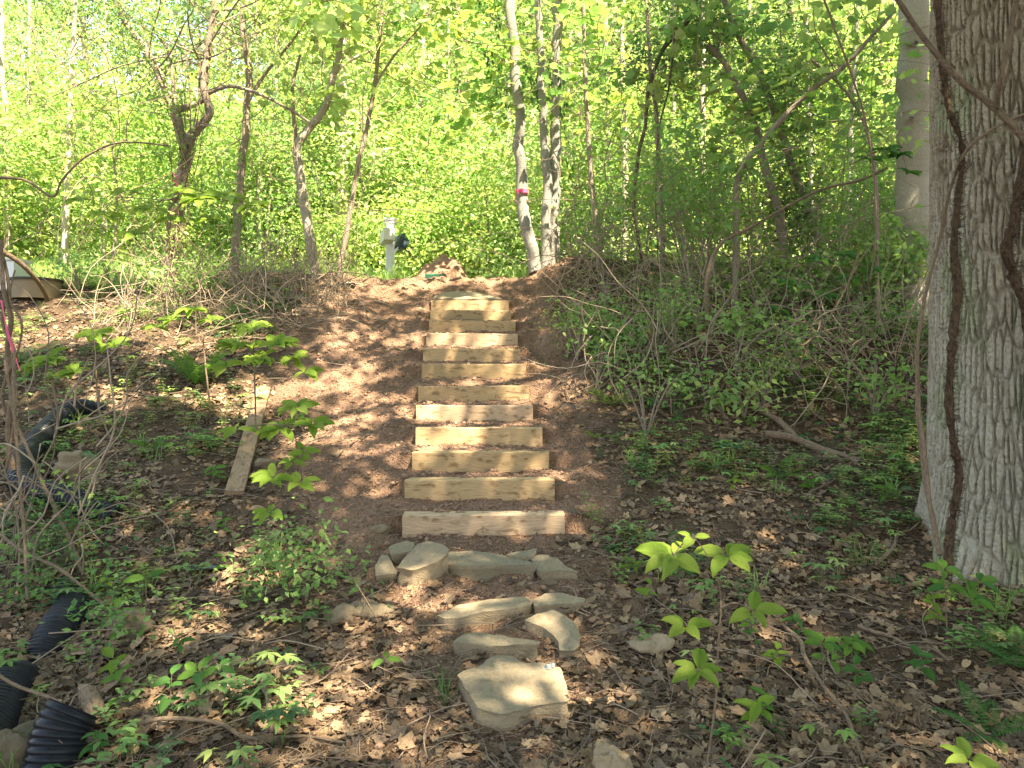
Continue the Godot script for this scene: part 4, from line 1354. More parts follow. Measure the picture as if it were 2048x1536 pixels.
func build_canopy() -> void:
	rng.seed = 4242
	var trunks := [Vector3(5.6, 0, 2.5), Vector3(1.8, 0, 3.4), Vector3(-3.4, 0, 2.6), Vector3(6.8, 0, -2.0), Vector3(-7.0, 0, -1.5), Vector3(8.0, 0, -5.5)]
	var lab := ["tall shade tree standing behind the viewpoint to the right", "tall shade tree standing close behind the viewpoint", "tall shade tree behind the viewpoint to the left", "tall shade tree right of the view beyond the huge trunk", "tall shade tree left of the view beside the drain pipes", "tall shade tree at the far right outside the view"]
	var nodes := []
	for k in trunks.size():
		var p: Vector3 = trunks[k]
		p.y = H(p.x, -p.z)
		var t := thing("shade_tree", p, lab[k], "tree", "tall trees that shade the bank")
		stem3(t, "trunk", [p + Vector3(0, -0.2, 0), p + Vector3(0.1, 3, 0.1), p + Vector3(0, 6.5, 0), p + Vector3(0.15, 12.5, -0.2)], 0.24, 0.07, M.grey_bark, 14, 0.2, 0.3)
		for j in 8:
			var g := j * 2.4 + k
			var a := p + Vector3(0.05, 6.6 + j * 0.65, 0)
			stem3(t, "limb", [a, a + Vector3(cos(g) * 1.3, 0.6, sin(g) * 1.3), a + Vector3(cos(g) * 2.8, 0.9, sin(g) * 2.8)], 0.06, 0.02, M.grey_bark, 6, 0.2, 0.0, 4)
		nodes.append(t)
	var big: Node3D = get_node("great_tree")
	nodes.append(big)
	var where := trunks.duplicate()
	where.append(big.position)
	var xs := []
	var cs := []
	for k in nodes.size():
		xs.append([[], []]); cs.append([[], []])
	var n2 := FastNoiseLite.new()
	n2.seed = 12
	n2.frequency = 1.0
	n2.noise_type = FastNoiseLite.TYPE_SIMPLEX_SMOOTH
	n2.fractal_octaves = 2
	var placed := 0
	for k in 7500:
		var x := rr(-8.0, 9.0)
		var d := rr(-3.0, 11.0)
		var l := lit(x, d)
		var v := 0.5 + 0.85 * n2.get_noise_2d(x * 2.1, d * 1.0)
		if v < l + (0.0 if l > 0.05 else -1.0):
			continue
		var g := Vector3(x, H(x, d), -d)
		var p := g + SUN * rr(8.5, 14.0)
		var best := 0
		for j in where.size():
			if Vector2(p.x - where[j].x, p.z - where[j].z).length() < Vector2(p.x - where[best].x, p.z - where[best].z).length():
				best = j
		var q := rng.randi() % 2
		xs[best][q].append(Transform3D(Basis(Vector3.UP, rr(0, TAU)).rotated(Vector3.RIGHT, rr(-0.3, 0.3)).scaled(Vector3.ONE * rr(0.75, 1.05)), p - nodes[best].position))
		cs[best][q].append(green([0, 1, 4][rng.randi() % 3]))
		placed += 1
	for j in nodes.size():
		for q in 2:
			if xs[j][q]:
				many(nodes[j], "crown", L.canopy[q], M.leaf, xs[j][q], cs[j][q])
	print("canopy sprays ", placed)

# ------------------------------------------------------------------ undergrowth, litter, plants
func build_litter() -> void:
	rng.seed = 91
	var tones := [Color(0.25, 0.17, 0.10), Color(0.17, 0.115, 0.068), Color(0.33, 0.24, 0.15), Color(0.10, 0.07, 0.047), Color(0.29, 0.19, 0.11), Color(0.22, 0.165, 0.115), Color(0.38, 0.27, 0.16), Color(0.13, 0.09, 0.055)]
	var xs := []
	var cs := []
	for k in L.dead.size():
		xs.append([]); cs.append([])
	var n := 0
	for k in 110000:
		var d := 2.1 + 9.5 * pow(rng.randf(), 1.35)
		var half := d * 0.74
		var x := rr(-half, half)
		var b := bare(x, d)
		if absf(x - stair_x(d)) < 0.52 and d > 4.25 and d < 9.3 and rng.randf() < 0.97: continue
		if rng.randf() < (b * 1.05 if d > 4.2 else b * 0.8): continue
		if d < 4.3 and x > -0.5 and x < 0.38 and rng.randf() < 0.6: continue
		if nz.get_noise_2d(x * 95.0 + 500.0, d * 95.0) < -0.12 and rng.randf() < 0.7: continue
		var p := ground_at(x, d)
		var e := 0.06
		var nrm := Vector3(H(x - e, d) - H(x + e, d), 2.0 * e, -(H(x, d - e) - H(x, d + e))).normalized()
		nrm = (nrm + rdir() * 0.27).normalized()
		var s := (rr(0.015, 0.045) if rng.randf() < 0.77 else rr(0.045, 0.088))
		var q := rng.randi() % xs.size()
		var basis := facing(rdir() - nrm * 0.2, nrm)
		var z := basis.z - nrm * basis.z.dot(nrm)
		basis = facing(z, nrm)
		xs[q].append(Transform3D(basis.scaled(Vector3.ONE * s), p + nrm * rr(0.0, 0.014)))
		var t := rr(0.6, 1.3)
		var c: Color = tones[rng.randi() % tones.size()]
		cs[q].append(Color(c.r * t, c.g * t, c.b * t))
		n += 1
	for q in xs.size():
		tag(many(self, "leaf_litter", L.dead[q], M.dead, xs[q], cs[q]), "brown dead leaves strewn over the slope", "leaf litter")
	print("dead leaves ", n)
	# twiggy bits and rootlets
	var tw := []
	for v in 4:
		var mb := MB.new()
		var pts := [Vector3(-0.5, 0, 0), Vector3(-0.2, rr(0.02, 0.08), rr(-0.1, 0.1)), Vector3(0.15, rr(-0.02, 0.08), rr(-0.12, 0.12)), Vector3(0.5, rr(-0.03, 0.1), rr(-0.1, 0.1))]
		var s := spline(pts, 3)
		mb.tube(s, radii(s.size(), 0.0065, 0.003), 4, null, 0.0, Color.WHITE, false)
		tw.append(mb.mesh())
	xs = [[], [], [], []]
	cs = [[], [], [], []]
	for k in 14000:
		var d := 2.1 + 9.0 * pow(rng.randf(), 1.3)
		var x := rr(-d * 0.74, d * 0.74)
		if absf(x - stair_x(d)) < 0.47 and d > 4.25 and d < 9.3 and rng.randf() < 0.8: continue
		var q := rng.randi() % 4
		var l := rr(0.05, 0.22) if rng.randf() < 0.965 else rr(0.25, 0.6)
		xs[q].append(Transform3D(Basis(Vector3.UP, rr(0, TAU)).rotated(Vector3(rr(-1, 1), 0, rr(-1, 1)).normalized(), rr(0, 0.35)).scaled(Vector3(l, l, l)), ground_at(x, d) + Vector3(0, 0.012, 0)))
		var t := rr(0.6, 1.3)
		cs[q].append(Color(0.27 * t, 0.205 * t, 0.145 * t))
	for q in 4:
		tag(many(self, "twig_litter", tw[q], M.plain, xs[q], cs[q]), "thin dry twigs and rootlets strewn over the slope", "twigs")
	L.twig = tw
	# clods on the dug earth
	var cl := []
	for v in 3:
		var mb := MB.new()
		for a in 6:
			for b in 9:
				var th := PI * a / 5
				var dir := Vector3(sin(th) * cos(TAU * b / 9), cos(th), sin(th) * sin(TAU * b / 9))
				mb.vert(dir * (0.5 + 0.4 * nz.get_noise_3d(dir.x * 90.0 + v * 50, dir.y * 90.0, dir.z * 90.0)))
		for a in 5:
			for b in 9:
				mb.quad(a * 9 + b, a * 9 + (b + 1) % 9, (a + 1) * 9 + (b + 1) % 9, (a + 1) * 9 + b)
		cl.append(mb.mesh())
	xs = [[], [], []]
	cs = [[], [], []]
	for k in 42000:
		var d := 2.3 + 7.6 * pow(rng.randf(), 1.1)
		var x := rr(-2.8, 1.1)
		if rng.randf() > bare(x, d): continue
		var q := rng.randi() % 3
		var l := rr(0.006, 0.016) if rng.randf() < 0.94 else rr(0.02, 0.035)
		xs[q].append(Transform3D(Basis(rdir(), rr(0, TAU)).scaled(Vector3(l, l * 0.8, l)), ground_at(x, d) + Vector3(0, l * 0.2, 0)))
		var t := rr(0.7, 1.15)
		cs[q].append(Color(0.28 * t, 0.182 * t, 0.12 * t))
	for q in 3:
		tag(many(self, "soil_crumbs", cl[q], M.plain, xs[q], cs[q]), "crumbs of reddish brown earth dug loose round the steps", "soil")

func patch(x: float, d: float) -> float:      # how green the ground is
	var v := 0.5 + 0.7 * nz.get_noise_2d(x * 75.0 + 300.0, d * 75.0)
	v *= 1.0 - 0.97 * bare(x, d)
	if x > 0.3:
		v *= 0.55 + 0.65 * sst(3.2, 5.5, d)
	else:
		v *= 0.8 + 0.3 * sst(6.0, 9.0, d)
	return clampf(v, 0, 1)

func build_undergrowth() -> void:
	rng.seed = 311
	# small plant kinds
	var kinds := []
	for v in 3:                       # three-part leaves on short stalks
		var mb := MB.new()
		for s in 5 + v:
			var g := rr(0, TAU)
			var h := rr(0.03, 0.10)
			var c := Vector3(cos(g), 0, sin(g)) * rr(0.01, 0.07) + Vector3(0, h, 0)
			var stalk := Vector3(cos(g), 0, sin(g))
			for j in 3:
				var gg := g + (j - 1) * 1.3
				leaf(mb, Transform3D(facing(Vector3(cos(gg), rr(-0.25, 0.1), sin(gg)), Vector3.UP + rdir() * 0.25), c), rr(0.028, 0.05), rr(0.02, 0.03), Color.WHITE * rr(0.8, 1.15))
			var w := Vector3(-stalk.z, 0, stalk.x) * 0.0015
			var a := mb.vert(-w, Vector2.ZERO, Color(0.8, 0.7, 0.6)); var b := mb.vert(w, Vector2.ZERO, Color(0.8, 0.7, 0.6)); var e := mb.vert(c)
			mb.tri(a, b, e)
		kinds.append(mb.mesh(true))
	for v in 2:                       # five-part leaves, like a hand
		var mb := MB.new()
		for s in 2 + v:
			var g := rr(0, TAU)
			var c := Vector3(cos(g), 0, sin(g)) * rr(0.02, 0.09) + Vector3(0, rr(0.08, 0.17), 0)
			for j in 5:
				var gg := g + (j - 2) * 0.85
				leaf(mb, Transform3D(facing(Vector3(cos(gg), rr(-0.3, 0.0), sin(gg)), Vector3.UP + rdir() * 0.15), c), rr(0.05, 0.085), rr(0.022, 0.034), Color.WHITE * rr(0.85, 1.1))
			var w := Vector3(-sin(g), 0, cos(g)) * 0.002
			var a := mb.vert(-w, Vector2.ZERO, Color(0.8, 0.7, 0.6)); var b := mb.vert(w, Vector2.ZERO, Color(0.8, 0.7, 0.6)); var e := mb.vert(c)
			mb.tri(a, b, e)
		kinds.append(mb.mesh(true))
	for v in 2:                       # upright shoots with paired oval leaves
		var mb := MB.new()
		for s in 2 + v:
			var g := rr(0, TAU)
			var root := Vector3(cos(g), 0, sin(g)) * 0.04
			var lean := Vector3(rr(-0.3, 0.3), 1, rr(-0.3, 0.3)).normalized()
			var h := rr(0.10, 0.22)
			for j in 5:
				var c := root + lean * h * (0.3 + 0.7 * j / 4.0)
				for e in 2:
					var gg := g + j * 1.57 + e * PI
					leaf(mb, Transform3D(facing(Vector3(cos(gg), 0.1, sin(gg)), Vector3.UP + rdir() * 0.2), c), rr(0.03, 0.055), rr(0.018, 0.03), Color.WHITE * rr(0.85, 1.1))
			mb.tube(PackedVector3Array([root, root + lean * h]), PackedFloat32Array([0.002, 0.001]), 3, null, 0.0, Color(0.9, 0.6, 0.7), false)
		mb.n = PackedVector3Array()
		kinds.append(mb.mesh(true))
	kinds.append(L.grass)
	var xs := []
	var cs := []
	for k in kinds.size():
		xs.append([]); cs.append([])
	var n := 0
	for k in 26000:
		var d := 2.15 + 8.5 * pow(rng.randf(), 1.15)
		var x := rr(-d * 0.73, d * 0.73)
		if absf(x - stair_x(d)) < 0.55 and d > 4.0 and d < 9.4: continue
		if rng.randf() > pow(patch(x, d), 2.6) * (0.45 + 0.6 * sst(3.0, 6.0, d)): continue
		if d < 4.3 and x > -0.75 and x < 0.5 and rng.randf() < 0.93: continue
		var q := rng.randi() % kinds.size()
		if q == 7 and rng.randf() < 0.5: q = 0
		var s := rr(0.5, 1.0)
		xs[q].append(Transform3D(Basis(Vector3.UP, rr(0, TAU)).scaled(Vector3.ONE * s * (0.6 if q == 7 else 1.0)), ground_at(x, d)))
		cs[q].append(green([1, 1, 4, 3, 0][rng.randi() % 5]))
		n += 1
	for q in kinds.size():
		tag(many(self, "ground_cover", kinds[q], M.leaf, xs[q], cs[q]), "low green seedlings and creepers growing through the leaf litter", "ground cover")
	print("ground cover ", n)
	L.plants = kinds

func fern_frond(sd: int) -> ArrayMesh:
	var r := RandomNumberGenerator.new()
	r.seed = sd
	var mb := MB.new()
	var n := 22
	for k in n:
		var t := (k + 1.0) / n
		var p := Vector3(0, 0.62 * t - 0.42 * t * t, t * 0.9)
		var w := 0.16 * sin(PI * pow(t, 0.7)) + 0.006
		for s in [-1.0, 1.0]:
			var dir := Vector3(s, 0.0, 0.42).normalized()
			leaf(mb, Transform3D(facing(dir, Vector3(0, 1, -0.3)), p), w * r.randf_range(0.9, 1.1), 0.034, Color.WHITE * r.randf_range(0.85, 1.1), 0.2, 0.2)
		var q := Vector3(0, 0.62 * (t - 1.0 / n) - 0.42 * pow(t - 1.0 / n, 2), (t - 1.0 / n) * 0.9)
		var a := mb.vert(q + Vector3(-0.004, 0, 0)); var b := mb.vert(q + Vector3(0.004, 0, 0)); var c := mb.vert(p + Vector3(0.003, 0, 0)); var e := mb.vert(p - Vector3(0.003, 0, 0))
		mb.quad(a, b, c, e)
	return mb.mesh(true)

func tinted(base: StandardMaterial3D, c: Color) -> StandardMaterial3D:
	var m: StandardMaterial3D = base.duplicate()
	m.albedo_color = c.linear_to_srgb()
	return m

func build_plants() -> void:
	rng.seed = 1234
	var greens := [tinted(M.big_leaf, Color(0.28, 0.41, 0.06)), tinted(M.big_leaf, Color(0.18, 0.33, 0.06)), tinted(M.big_leaf, Color(0.34, 0.45, 0.08)), tinted(M.big_leaf, Color(0.11, 0.25, 0.065))]
	# ferns
	var fr := [fern_frond(1), fern_frond(2), fern_frond(3)]
	for q in [[392, 775, 0.55, 11, 1, "upright green fern in the litter left of the plank's top"], [2035, 1335, 0.36, 12, 3, "broad fern at the right edge below the huge trunk"], [1975, 1480, 0.26, 8, 3, "low fern in the bottom right corner"], [1225, 815, 0.34, 9, 0, "small bright fern at the right edge of the dug earth"], [1195, 880, 0.16, 5, 0, "tiny pale fern just below the small bright fern"], [300, 905, 0.3, 6, 1, "low fern on the litter right of the upper drain pipe"], [1560, 960, 0.3, 7, 1, "fern under the thick fallen branch"]]:
		var t := thing("fern", hit(q[0], q[1]), q[5], "fern", "ferns on the bank")
		for k in q[3]:
			var o := part(t, "frond", fr[k % 3], greens[q[4]])
			o.basis = Basis(Vector3.UP, TAU * k / q[3] + rr(-0.3, 0.3)).scaled(Vector3.ONE * q[2] * rr(0.75, 1.1)) * Basis(Vector3.RIGHT, rr(-0.7, -0.1) if q[2] > 0.5 else rr(-0.25, 0.15))
	# leafy saplings near the eye: [label, stem path, clusters [column, row, distance, leaves, leaf length], tone]
	var sap := [
		["sapling with bright leaf tufts in front of the weathered plank", [[772, 1268, 3.28], [735, 1205, 3.28], [690, 1130, 3.26], [640, 1040, 3.24], [606, 960, 3.22], [592, 880, 3.2], [588, 815, 3.2]], [[596, 815, 3.2, 8, 0.085], [560, 858, 3.2, 7, 0.09], [625, 850, 3.15, 8, 0.09], [610, 905, 3.2, 6, 0.07], [545, 955, 3.12, 7, 0.085], [600, 965, 3.1, 5, 0.085], [585, 925, 3.2, 6, 0.07], [540, 1025, 3.12, 5, 0.085], [470, 860, 3.25, 4, 0.1]], 0],
		["sapling with layered oval leaves above the plank", [[512, 800, 5.6], [508, 740, 5.6], [506, 690, 5.6], [505, 655, 5.6]], [[505, 655, 5.6, 8, 0.14], [470, 690, 5.6, 7, 0.14], [555, 690, 5.5, 8, 0.14], [520, 720, 5.5, 7, 0.13], [585, 715, 5.5, 6, 0.13], [450, 735, 5.6, 6, 0.13], [610, 745, 5.4, 4, 0.13], [500, 690, 5.6, 6, 0.13]], 0],
		["large leaved seedling right of the stone steps", [[1410, 1520, 2.35], [1432, 1400, 2.35], [1436, 1300, 2.36], [1442, 1200, 2.4], [1425, 1130, 2.4], [1390, 1075, 2.42]], [[1345, 1112, 2.4, 6, 0.105], [1455, 1112, 2.4, 6, 0.095], [1385, 1075, 2.42, 3, 0.06], [1505, 1222, 2.35, 4, 0.10], [1370, 1252, 2.3, 5, 0.08], [1395, 1340, 2.25, 6, 0.09]], 2],
		["deep green three leaved seedling left of the flat stone", [[770, 1345, 2.86], [770, 1325, 2.86]], [[770, 1318, 2.86, 3, 0.065]], 3],
		["single heart leaved seedling on the left litter", [[293, 1185, 3.45], [292, 1160, 3.45]], [[292, 1155, 3.45, 2, 0.085]], 3],
		["low seedling with drooping leaves at bottom left of centre", [[420, 1365, 2.65], [415, 1335, 2.65]], [[395, 1345, 2.65, 4, 0.085], [440, 1335, 2.65, 3, 0.07]], 1],
		["large pale leaved seedling in the bottom right corner", [[1945, 1560, 2.25], [1940, 1520, 2.25]], [[1940, 1520, 2.25, 6, 0.08]], 2],
		["leafy shoot at the right bank's foot beside the huge trunk", [[1895, 1240, 3.3], [1890, 1170, 3.3], [1885, 1130, 3.3]], [[1888, 1140, 3.3, 6, 0.08], [1892, 1175, 3.3, 5, 0.08], [1945, 1200, 3.25, 6, 0.09], [1960, 1165, 3.3, 4, 0.08]], 1],
		["seedling with narrow leaves among the right hand litter", [[1648, 1330, 2.85], [1645, 1290, 2.85]], [[1645, 1285, 2.85, 6, 0.07], [1660, 1320, 2.85, 3, 0.06]], 1],
		["leafy branch end hanging above the forked tree's foot", [[330, 400, 6.0], [400, 395, 6.0], [480, 405, 6.0]], [[400, 400, 6.0, 8, 0.17], [450, 395, 6.0, 7, 0.17], [500, 412, 6.0, 6, 0.16], [300, 420, 6.0, 7, 0.16], [360, 385, 6.0, 6, 0.15], [250, 385, 6.0, 6, 0.14], [205, 430, 6.0, 6, 0.14], [270, 470, 6.0, 5, 0.13], [420, 440, 6.0, 5, 0.13], [340, 440, 6.0, 5, 0.13], [160, 400, 6.0, 5, 0.13]], 0],
		["leafy sprig on the bank below the forked tree", [[420, 690, 6.2], [400, 640, 6.2], [380, 620, 6.2]], [[380, 620, 6.2, 7, 0.13], [345, 640, 6.2, 6, 0.13], [310, 655, 6.2, 6, 0.12], [420, 640, 6.2, 5, 0.12]], 0],
		["broad leaved plant on the left bank above the drain pipe", [[200, 760, 5.8], [190, 700, 5.8], [195, 670, 5.8]], [[190, 670, 5.8, 7, 0.14], [220, 690, 5.8, 6, 0.14], [100, 720, 5.6, 8, 0.14], [150, 745, 5.6, 7, 0.13], [70, 735, 5.6, 5, 0.12]], 0],
		["dark leaved branch tip in front of the pale trunk", [[1700, 330, 6.3], [1760, 300, 6.3], [1800, 300, 6.3]], [[1770, 300, 6.3, 7, 0.13], [1800, 310, 6.3, 7, 0.12], [1740, 320, 6.3, 6, 0.12], [1815, 345, 6.3, 5, 0.11]], 3],
		["leafy bush branch at mid height on the right bank", [[1690, 660, 6.6], [1700, 560, 6.6], [1720, 500, 6.6]], [[1640, 520, 6.6, 7, 0.13], [1690, 510, 6.6, 7, 0.12], [1700, 560, 6.6, 7, 0.13], [1590, 570, 6.6, 7, 0.14], [1650, 590, 6.6, 7, 0.13], [1740, 540, 6.6, 6, 0.12], [1560, 620, 6.6, 6, 0.12]], 3]]
	for s in sap:
		var path := []
		for q in s[1]:
			path.append(P(q[0], q[1], q[2]))
		var g0: Vector3 = path[0]
		g0.y = minf(g0.y, H(g0.x, -g0.z)) if s[1][0][1] > 600 else g0.y
		path[0] = g0
		var t := thing("leafy_sapling", g0, s[0], "plant")
		stem3(t, "stem", path, 0.0035 if s[1][0][2] < 4.0 else 0.008, 0.0015, M.vine, 6, 0.2)
		for q in s[2]:
			var c := P(q[0], q[1], q[2])
			var near: Vector3 = path[0]
			for p in spline(path, 6):
				if p.distance_to(c) < near.distance_to(c): near = p
			if near.distance_to(c) > 0.02:
				stem3(t, "leaf_stalk", [near, near.lerp(c, 0.5) + Vector3(0, 0.02, 0), c], 0.0035, 0.0015, M.vine, 5, 0.1)
			var outw := (c - near)
			outw.y = 0
			var g := rr(0, TAU)
			for k in int(q[3] * (1.6 if q[2] > 4.0 else 1.15)):
				var gg: float = g + TAU * k / q[3] + rr(-0.25, 0.25)
				var dir := Vector3(cos(gg), rr(-0.25, 0.25) - 0.35 * sin(gg), sin(gg) * 0.8) + (outw.normalized() * 0.5 if outw.length() > 0.03 else Vector3.ZERO)
				var o := part(t, "leaf", L.big[rng.randi() % 3], greens[s[3]] if rng.randf() < 0.7 else greens[(s[3] + 2) % 4 if s[3] != 3 else 1])
				o.transform = Transform3D(facing(dir, Vector3.UP * 0.8 + rdir() * 0.3 + Vector3(0, 0, 0.55)).scaled(Vector3.ONE * q[4] * rr(0.75, 1.15)), c - t.position + Vector3(cos(gg), 0, sin(gg)) * 0.008)
	# seedlings one can count, here and there on the litter
	for k in 64:
		var d := rr(2.4, 7.5)
		var x := rr(0.45, d * 0.62) if k % 3 else rr(-d * 0.66, -1.2)
		if bare(x, d) > 0.3: continue
		var g := ground_at(x, d)
		var t := thing("seedling", g, "small leafy seedling standing in the litter of the %s" % ("right bank" if x > 0 else "left bank"), "seedling", "seedlings of the right bank" if x > 0 else "seedlings of the left bank")
		var h := rr(0.06, 0.2)
		var top := g + Vector3(rr(-0.04, 0.04), h, rr(-0.04, 0.04))
		stem3(t, "stem", [g, g.lerp(top, 0.5) + Vector3(0.01, 0, 0), top], 0.0025, 0.0015, M.vine, 5, 0.1, 0.0, 4)
		var nl := 4 + rng.randi() % 5
		var m: Material = greens[[0, 1, 1, 3][rng.randi() % 4]]
		var ll := rr(0.045, 0.085)
		for j in nl:
			var gg := j * 2.4 + k
			var o := part(t, "leaf", L.big[rng.randi() % 3], m)
			o.transform = Transform3D(facing(Vector3(cos(gg), rr(-0.3, 0.3) - 0.3 * sin(gg), sin(gg)), Vector3.UP + rdir() * 0.3 + Vector3(0, 0, 0.35)).scaled(Vector3.ONE * ll * rr(0.7, 1.15)), g.lerp(top, 1.0 - 0.13 * (nl - 1 - j) * rr(0.6, 1.0)) - g)
	# low bush of small leaves left of the stones
	var bush := [["bright small leaved bush left of the stone steps", 565, 1180, [[545, 1110], [575, 1095], [600, 1120], [560, 1135], [620, 1070], [640, 1060], [520, 1130], [590, 1150], [610, 1145], [650, 1170]], 3.5, 0.13, [0, 1, 4]],
		["low leafy clump on the litter by the lower pipe", 225, 1250, [[225, 1220], [240, 1245], [205, 1230]], 3.2, 0.1, [1, 3]],
		["clump of shoots at the left edge above the lower pipe", 160, 1100, [[60, 1050], [110, 1030], [150, 1045], [190, 1065], [40, 1100], [130, 1000], [180, 1110], [90, 1085]], 4.0, 0.16, [1, 4, 3]],
		["green tangle on the left edge of the thicket", 40, 1000, [[20, 1180], [60, 1150], [10, 1240], [80, 1180]], 3.6, 0.14, [1, 3]]]
	for s in bush:
		var t := thing("low_bush", hit(s[1], s[2]), s[0], "bush", "low bushes on the litter")
		var spots := []
		for q in s[3]:
			var c := P(q[0], q[1], s[4] - 0.05)
			c.y = maxf(c.y, H(c.x, -c.z) + 0.05)
			spots.append(c)
			stem3(t, "stem", [t.position, t.position.lerp(c, 0.55) + Vector3(0, 0.03, 0), c], 0.004, 0.0015, M.vine, 5, 0.2)
		foliage(t, "foliage", spots, 2, s[5] * 1.1, L.fine, s[6], 0.62)

func build_thicket() -> void:
	rng.seed = 808
	# shrubs and vine-hung saplings that fill the right bank and the crest
	var spec := []
	for k in 20:
		var px := rr(1150, 1820)
		var d := rr(7.2, 10.5)
		spec.append([(px - CX) / F * d, d, rr(0.8, 2.2), [1, 4, 0, 1][rng.randi() % 4], "", "shrubs of the right bank thicket"])
	for k in 8:
		var px := rr(150, 430)
		var d := rr(8.4, 10.2)
		spec.append([(px - CX) / F * d, d, rr(0.35, 0.7), [0, 0, 4][rng.randi() % 3], "", "shrubs left of the crest"])
	for k in 24:
		var px := rr(1130, 1830)
		var d := rr(5.2, 8.6)
		spec.append([(px - CX) / F * d, d, rr(0.2, 0.7), [1, 1, 0, 4][rng.randi() % 4], "", "shrubs of the right bank thicket"])
	for s in spec:
		var b := ground_at(s[0], s[1])
		var px: float = CX + s[0] / s[1] * F
		var near := "before the tall pale trunk"
		for q in [[90, "left of the round tank ring"], [230, "right of the round tank ring"], [500, "beside the forked tree"], [1240, "beside the three grey stems"], [1400, "under the thick arching vine"], [1540, "beside the bent sapling"], [1690, "among the crossing saplings"]]:
			if px < q[0]:
				near = q[1]
				break
		if s[1] < 7.4: near += ", nearer the eye"
		var t := thing("thicket_shrub", b, "%s leafy shrub %s, %s" % ["low" if s[2] < 0.7 else ("waist high" if s[2] < 1.4 else "tall"), "on the right bank" if px > 1000 else "at the crest", near], "shrub", s[5])
		var spots := []
		for k in 5:
			var g := rr(0, TAU)
			var e := b + Vector3(cos(g) * s[2] * rr(0.15, 0.45), s[2] * rr(0.5, 1.0), sin(g) * s[2] * rr(0.15, 0.4))
			stem3(t, "stem", [b, b.lerp(e, 0.5) + Vector3(0, 0.15 * s[2], 0), e], 0.009, 0.003, M.bark, 5, 0.3, 0.0, 5)
			spots.append(e)
			spots.append(b.lerp(e, 0.65) + Vector3(rr(-0.1, 0.1), 0.1, rr(-0.1, 0.1)))
		foliage(t, "foliage", spots, 4 if s[2] > 0.75 else 1, 0.28 * s[2] * 0.7 + 0.1, L.small if rng.randf() < 0.5 or px < 1000 else L.fine, [s[3], s[3], 1], 0.75 if s[2] > 0.75 else rr(0.5, 0.8))
	# vine curtains: dark dense foliage hung on the saplings of the right bank
	for q in [[[1560, 110], [1580, 150], [1545, 180], [1600, 130], [1560, 60], [1570, 215]], [[1390, 60], [1420, 90], [1380, 120], [1400, 20], [1360, 150], [1450, 60]], [[1590, 260], [1600, 320], [1570, 360], [1610, 400], [1560, 420]], [[1290, 90], [1270, 130], [1310, 160], [1330, 120]]]:
		var c := P(q[0][0], q[0][1], 8.0)
		var t := thing("leafy_vine", Vector3(c.x, c.y, c.z), ["dense dark leafy vine clump hung high on the leaning sapling", "dark vine foliage hanging at the top right of centre", "leafy vine draped on the crossing saplings of the right bank", "broad leaved vine cluster beside the arching woody vine"][[1560, 1390, 1590, 1290].find(q[0][0])], "vine", "leafy vines in the right bank saplings")
		var spots := []
		for e in q: spots.append(P(e[0], e[1], 8.0 + rr(-0.2, 0.2)))
		var mb := MB.new()
		for e in 14:
			var a: Vector3 = spots[rng.randi() % spots.size()]
			var b2: Vector3 = spots[rng.randi() % spots.size()] + Vector3(rr(-0.2, 0.2), rr(-0.8, 0.2), rr(-0.2, 0.2))
			var s := spline([a - c, a.lerp(b2, 0.5) + rdir() * 0.12 - c, b2 - c], 5)
			mb.tube(s, radii(s.size(), 0.005, 0.003), 4, null, 0.0, Color.WHITE, false)
		part(t, "tendrils", mb.mesh(), M.vine).set_meta("kind", "stuff")
		foliage(t, "foliage", spots, 7, 0.26, L.fine, [3, 1, 3], 0.8)
	# hanging tangle of bare vines and dry stems: along the crest left, round the saplings right
	var tangles := [["dry twigs and dead stems on the lower right bank", 1160, 1850, 620, 830, 6.3, 300], ["dry brush strewn down the left bank below the forked tree", 180, 650, 590, 740, 7.9, 260], ["dry tangle of roots and vines along the crest left of the steps", 330, 700, 545, 650, 8.9, 420], ["tangle of bare vines hanging between the stems on the left", 60, 760, 20, 560, 9.0, 230], ["tangle of bare hanging vines on the right bank", 1140, 1800, 20, 620, 8.0, 300], ["dry brown stems at the foot of the right bank saplings", 1150, 1780, 460, 700, 7.6, 420], ["pale dry canes in the lower left thicket", -20, 200, 760, 1230, 4.1, 60]]
	for s in tangles:
		var mb := MB.new()
		for k in s[6]:
			var d: float = s[5] + rr(-0.5, 0.5)
			var a := P(rr(s[1], s[2]), rr(s[3], s[4]), d)
			var gy := H(a.x, d)
			a.y = maxf(a.y, gy + 0.03)
			var dir := (rdir() * Vector3(0.8, 1.0, 0.5) + Vector3(0, 0.3, 0)).normalized()
			var l := rr(0.25, 1.1) if s[3] > 300 else rr(0.5, 2.4)
			var pts := [a]
			for j in 4:
				a += dir * l / 4
				dir = (dir + rdir() * 0.5 - Vector3(0, 0.12, 0)).normalized()
				a.y = maxf(a.y, H(a.x, -a.z) + 0.01)
				pts.append(a)
			var sp := spline(pts, 3)
			var r := rr(0.0025, 0.0065)
			var t := rr(0.7, 1.3)
			mb.tube(sp, radii(sp.size(), r, r * 0.5), 4, null, 0.0, Color(0.30, 0.235, 0.165) * t, false)
		var o := part(self, "vine_tangle", mb.mesh(), M.plain)
		tag(o, s[0], "vine tangle", "", "stuff")
